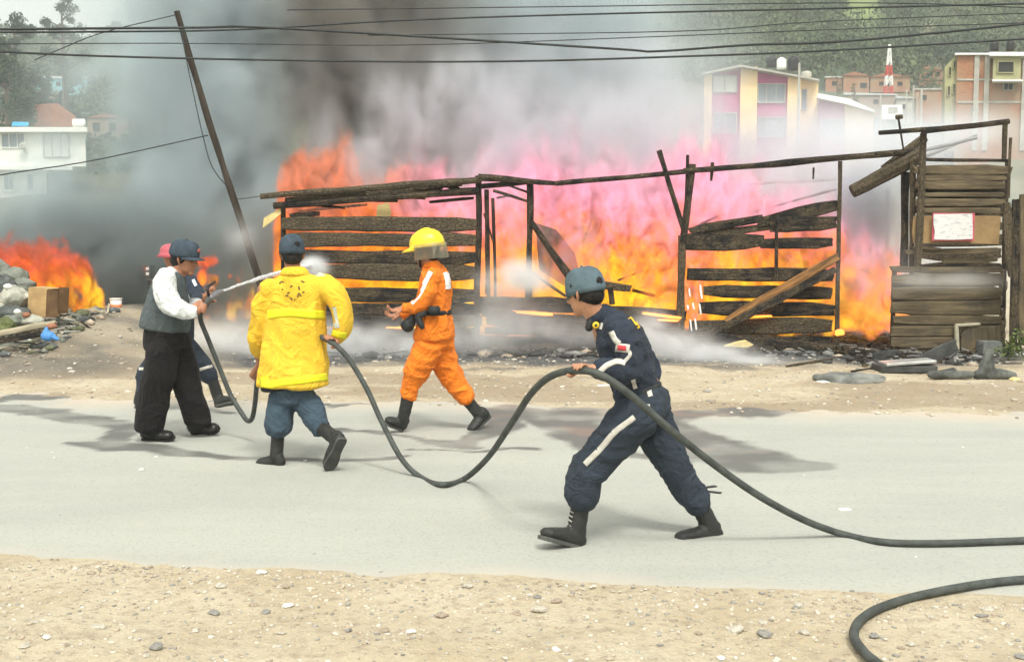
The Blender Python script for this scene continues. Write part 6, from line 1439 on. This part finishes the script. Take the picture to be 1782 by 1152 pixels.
def pxf(t, x, y): return t.m('ADD', t.m('MULTIPLY', t.m('DIVIDE', x, y), F), 891.0)          # bearing, in photo pixels from the left
def blobsum(t, x, y, z, items):
    """soft ellipsoids (x, y, z, rx, ry, rz, weight)"""
    s = None
    for cx, cy, cz, rx, ry, rz, w in items:
        u = t.m('DIVIDE', t.m('SUBTRACT', x, cx), rx); v = t.m('DIVIDE', t.m('SUBTRACT', y, cy), ry); k = t.m('DIVIDE', t.m('SUBTRACT', z, cz), rz)
        r2 = t.m('ADD', t.m('ADD', t.m('MULTIPLY', u, u), t.m('MULTIPLY', v, v)), t.m('MULTIPLY', k, k))
        g = t.m('MULTIPLY', t.m('EXPONENT', t.m('MULTIPLY', r2, -1.0)), w)
        s = g if s is None else t.m('ADD', s, g)
    return s
def at_(px_, py_, Y_): v = P(px_, py_, Y_); return (v.x, v.y, v.z)
def E_l(px_, py_, Y_, rx, ry, rz, w): v = P(px_, py_, Y_); return (v.x, v.y, v.z, rx, ry, rz, w)
def small_fire(t, p, x, y, z):
    q = warp(t, p, t.vm('MULTIPLY', p, (1, 1, .6)), 2.5, .4, 3); f = t.noise(q, 4.0, 5, .62)
    B_ = blobsum(t, x, y, z, [E_l(352, 455, 16.6, .22, .2, .07, 1.0), E_l(350, 484, 16.6, .07, .15, .15, 1.2), E_l(374, 488, 16.6, .09, .15, .12, .9), E_l(402, 482, 16.6, .07, .15, .07, .6), E_l(322, 470, 16.6, .1, .15, .05, .5)])
    return t.ss(t.m('ADD', B_, t.m('MULTIPLY', t.m('SUBTRACT', f, .5), 3.0)), .45, .9)
volume('flames', (-5.6, 16.2, .5), (-3.9, 17.0, 1.9), .025, small_fire, fm2, 'small scattered flames in the smoke beside the vest man', 'fire')
# dark plume: the thick grey smoke rolling up behind the shack
def dark(t, p, x, y, z):
    q = warp(t, p, t.vm('MULTIPLY', p, (1, 1, .8)), .35, 2.6, 3); f = t.noise(q, .55, 6, .6)
    B_ = blobsum(t, x, y, z, [E_l(700, 40, 23, 2.6, 2.2, 2.2, 1.5), E_l(540, 10, 23, 1.8, 2, 1.6, 1.2), E_l(400, 260, 22, 2.2, 2, 2.6, .62), E_l(560, 200, 22.5, 1.9, 2, 2.0, .7), E_l(780, 170, 23, 1.7, 2, 1.3, .8),
        E_l(310, 430, 21.5, 2.5, 2, 1.4, 1.15), E_l(170, 440, 21.5, 1.2, 1.6, .8, .4), E_l(900, 60, 23, 2.2, 2, 1.6, .55), E_l(1040, 90, 23.5, 1.7, 2, 1.4, .24), E_l(500, 380, 21.6, 1.5, 1.6, 1.4, .8), E_l(340, 60, 22, 1.6, 2, 1.8, .4)])
    return t.m('MULTIPLY', B_, t.ss(f, .40, .60, .04, 1.5))
sm1 = smoke_mat('dark_smoke', 2.4, (.80, .86, .865))
_nt = sm1.node_tree; t = NT(_nt); _p = t.obj(); _x, _y, _z = t.xyz(_p)
_f = t.m('ADD', t.ss(_x, -5.5, -3.2), t.m('MULTIPLY', t.m('SUBTRACT', t.noise(_p, .5, 4, .6), .5), 1.6)); _f = t.m('MULTIPLY', _f, t.ss(_x, -2.2, .3, 1.0, .05), clamp=True); _f = t.m('MULTIPLY', _f, t.ss(_z, 2.5, 4.5, .25, 1.0), clamp=True)
t.L.new(t.mix(_f, (.70, .80, .83, 1), (.40, .385, .35, 1)), _nt.nodes['Principled Volume'].inputs['Color'])
volume('dark_smoke', (-12.5, 20.0, .1), (5.5, 26.5, 10.0), .13, dark, sm1, 'thick dark grey smoke rolling up behind the burning shack', 'smoke')
def inner(t, p, x, y, z):
    q = warp(t, p, t.vm('MULTIPLY', p, (1, 1, .6)), .8, 1.4, 3); f = t.noise(q, 1.3, 6, .6)
    B_ = blobsum(t, x, y, z, [E_l(740, 280, 17.5, 1.3, .9, .8, .6), E_l(800, 220, 17.7, 1.3, .9, .8, .7), E_l(960, 430, 17.0, .5, .5, .6, 1.3), E_l(1010, 300, 17.4, 1.0, .8, .8, .55), E_l(1180, 250, 17.6, 1.2, .8, .7, .6), E_l(1400, 350, 17.2, .9, .7, .8, .9), E_l(1360, 470, 17.2, .5, .6, .3, .5), E_l(1500, 380, 17.0, .5, .6, .8, 1.0), E_l(880, 420, 17.0, .25, .4, .8, .9)])
    return t.m('MULTIPLY', B_, t.ss(f, .46, .60, .0, 1.5))
volume('grey_smoke', (-4.4, 16.5, .3), (7.0, 19.6, 5.0), .07, inner, smoke_mat('grey_smoke', 2.6, (.72, .75, .80)), 'grey smoke curling through the flames inside the shack', 'smoke')
# sooty roll over the left fire
def soot(t, p, x, y, z):
    q = warp(t, p, p, .7, 1.3, 3); f = t.noise(q, 1.1, 5, .6)
    B_ = blobsum(t, x, y, z, [E_l(230, 470, 18.4, 1.5, .7, .55, 1.2), E_l(120, 420, 18.2, 1.2, .6, .5, .9), E_l(60, 432, 17.6, .6, .4, .25, 1.2), E_l(350, 470, 18.4, 1.1, .7, .5, .9), E_l(430, 440, 18.6, .7, .5, .7, .6), E_l(250, 400, 18.6, 1.6, .7, .5, .45)])
    return t.m('MULTIPLY', B_, t.ss(f, .32, .62, .1, 1.5))
sm2 = smoke_mat('sooty_smoke', 4.0, (.36, .42, .43))
volume('sooty_smoke', (-9.6, 17.15, .3), (-3.4, 19.9, 3.6), .075, soot, sm2, 'black sooty smoke rolling low behind the men at the left', 'smoke')
# white steam over the middle and right
def steam(t, p, x, y, z):
    q = warp(t, p, t.vm('MULTIPLY', p, (1, 1, .85)), .5, 1.8, 3); f = t.noise(q, .8, 6, .6)
    B_ = blobsum(t, x, y, z, [E_l(1230, 330, 16.9, 1.2, .5, .5, .5), E_l(1390, 330, 16.9, .9, .6, .5, 1.1), E_l(1510, 400, 17.0, .5, .6, 1.0, 1.1), E_l(1020, 260, 17, .9, .5, .3, .25), E_l(1100, 230, 17.2, 1.3, .6, .4, .35), E_l(900, 270, 17.2, .8, .6, .4, .2), E_l(1600, 250, 17.4, .7, .6, .3, .5), E_l(1700, 225, 17.4, .8, .6, .22, .4), E_l(1480, 260, 18, 1.2, 1, .45, .7), E_l(1000, 190, 21.4, 1.6, .8, 1.4, .8), E_l(860, 200, 21.2, 1.2, .8, 1.0, .6), E_l(1160, 230, 21.4, 1.3, .8, 1.0, .7), E_l(1340, 300, 21.2, 1.6, .8, .75, 1.5), E_l(1470, 300, 21, 1.4, .8, .9, 1.2), E_l(1500, 430, 20.6, .9, .7, 1.2, 1.0), E_l(1640, 235, 21, 1.3, .7, .35, .5), E_l(1720, 330, 20.6, 1.0, .6, 1.0, .8), E_l(1100, 120, 21.6, 1.6, .8, 1.0, .4), E_l(1660, 450, 20.5, .9, .6, .8, .9)])
    return t.m('MULTIPLY', B_, t.ss(f, .33, .62, .1, 1.6))
sm3 = smoke_mat('white_steam', .85, (.90, .95, 1.0))
volume('steam', (-2.5, 16.45, .2), (10.5, 22.6, 5.8), .095, steam, sm3, 'white steam and thin smoke drifting over the right half of the shack', 'steam')
# thin steam in front of the flames and along the soaked ground
def low(t, p, x, y, z):
    q = warp(t, p, t.vm('MULTIPLY', p, (1, 1, 1.3)), 1.1, .9, 3); f = t.noise(q, 1.9, 5, .62)
    B_ = blobsum(t, x, y, z, [E_l(420, 590, 15.6, .9, .5, .26, 1.1), E_l(560, 598, 15.6, 1.1, .45, .22, 1.3), E_l(700, 600, 15.5, .9, .4, .16, .9), E_l(870, 575, 15.6, .8, .4, .24, .9), E_l(1000, 585, 15.7, .6, .4, .16, .5),
        E_l(1130, 585, 15.4, .22, .3, .26, 2.2), E_l(1180, 600, 15.3, .32, .3, .16, 2.6), E_l(1240, 617, 15.0, .42, .3, .10, 2.6), E_l(1310, 630, 14.7, .36, .3, .06, 2.2), E_l(545, 466, 15.75, .13, .25, .10, 7), E_l(528, 478, 15.75, .14, .25, .08, 3), E_l(900, 480, 15.7, .28, .3, .17, 2.6), E_l(925, 492, 15.7, .2, .3, .1, 2.0), E_l(868, 500, 15.8, .25, .3, .2, 1.2), E_l(420, 410, 15.8, .18, .3, .22, .7), E_l(1640, 488, 15.6, .75, .2, .10, .8), E_l(1520, 470, 15.7, .4, .3, .3, .35), E_l(880, 540, 15.8, .5, .3, .25, .5)])
    return t.m('MULTIPLY', B_, t.ss(f, .32, .6, .12, 1.5))
sm4 = smoke_mat('ground_steam', 1.7, (.96, .98, .98))
volume('ground_steam', (-5.2, 14.1, 0.03), (7.6, 16.15, 2.6), .045, low, sm4, 'white steam hissing off the soaked ground and the water jets', 'steam')

# ================================================= HAZE over the valley
hm = bpy.data.materials.new('thin_haze'); hm.use_nodes = True; hm.node_tree.nodes.clear(); t = NT(hm.node_tree)
o_ = t.N.new('ShaderNodeOutputMaterial'); pv = t.N.new('ShaderNodeVolumePrincipled'); t.L.new(pv.outputs[0], o_.inputs['Volume'])
pv.inputs['Density'].default_value = .0009; pv.inputs['Color'].default_value = (.93, .985, .98, 1)
put('haze', boxm((0, 435, 115), (1000, 1010, 240)), None, hm, 'thin pale haze filling the air over the whole valley', 'haze', kind='stuff')
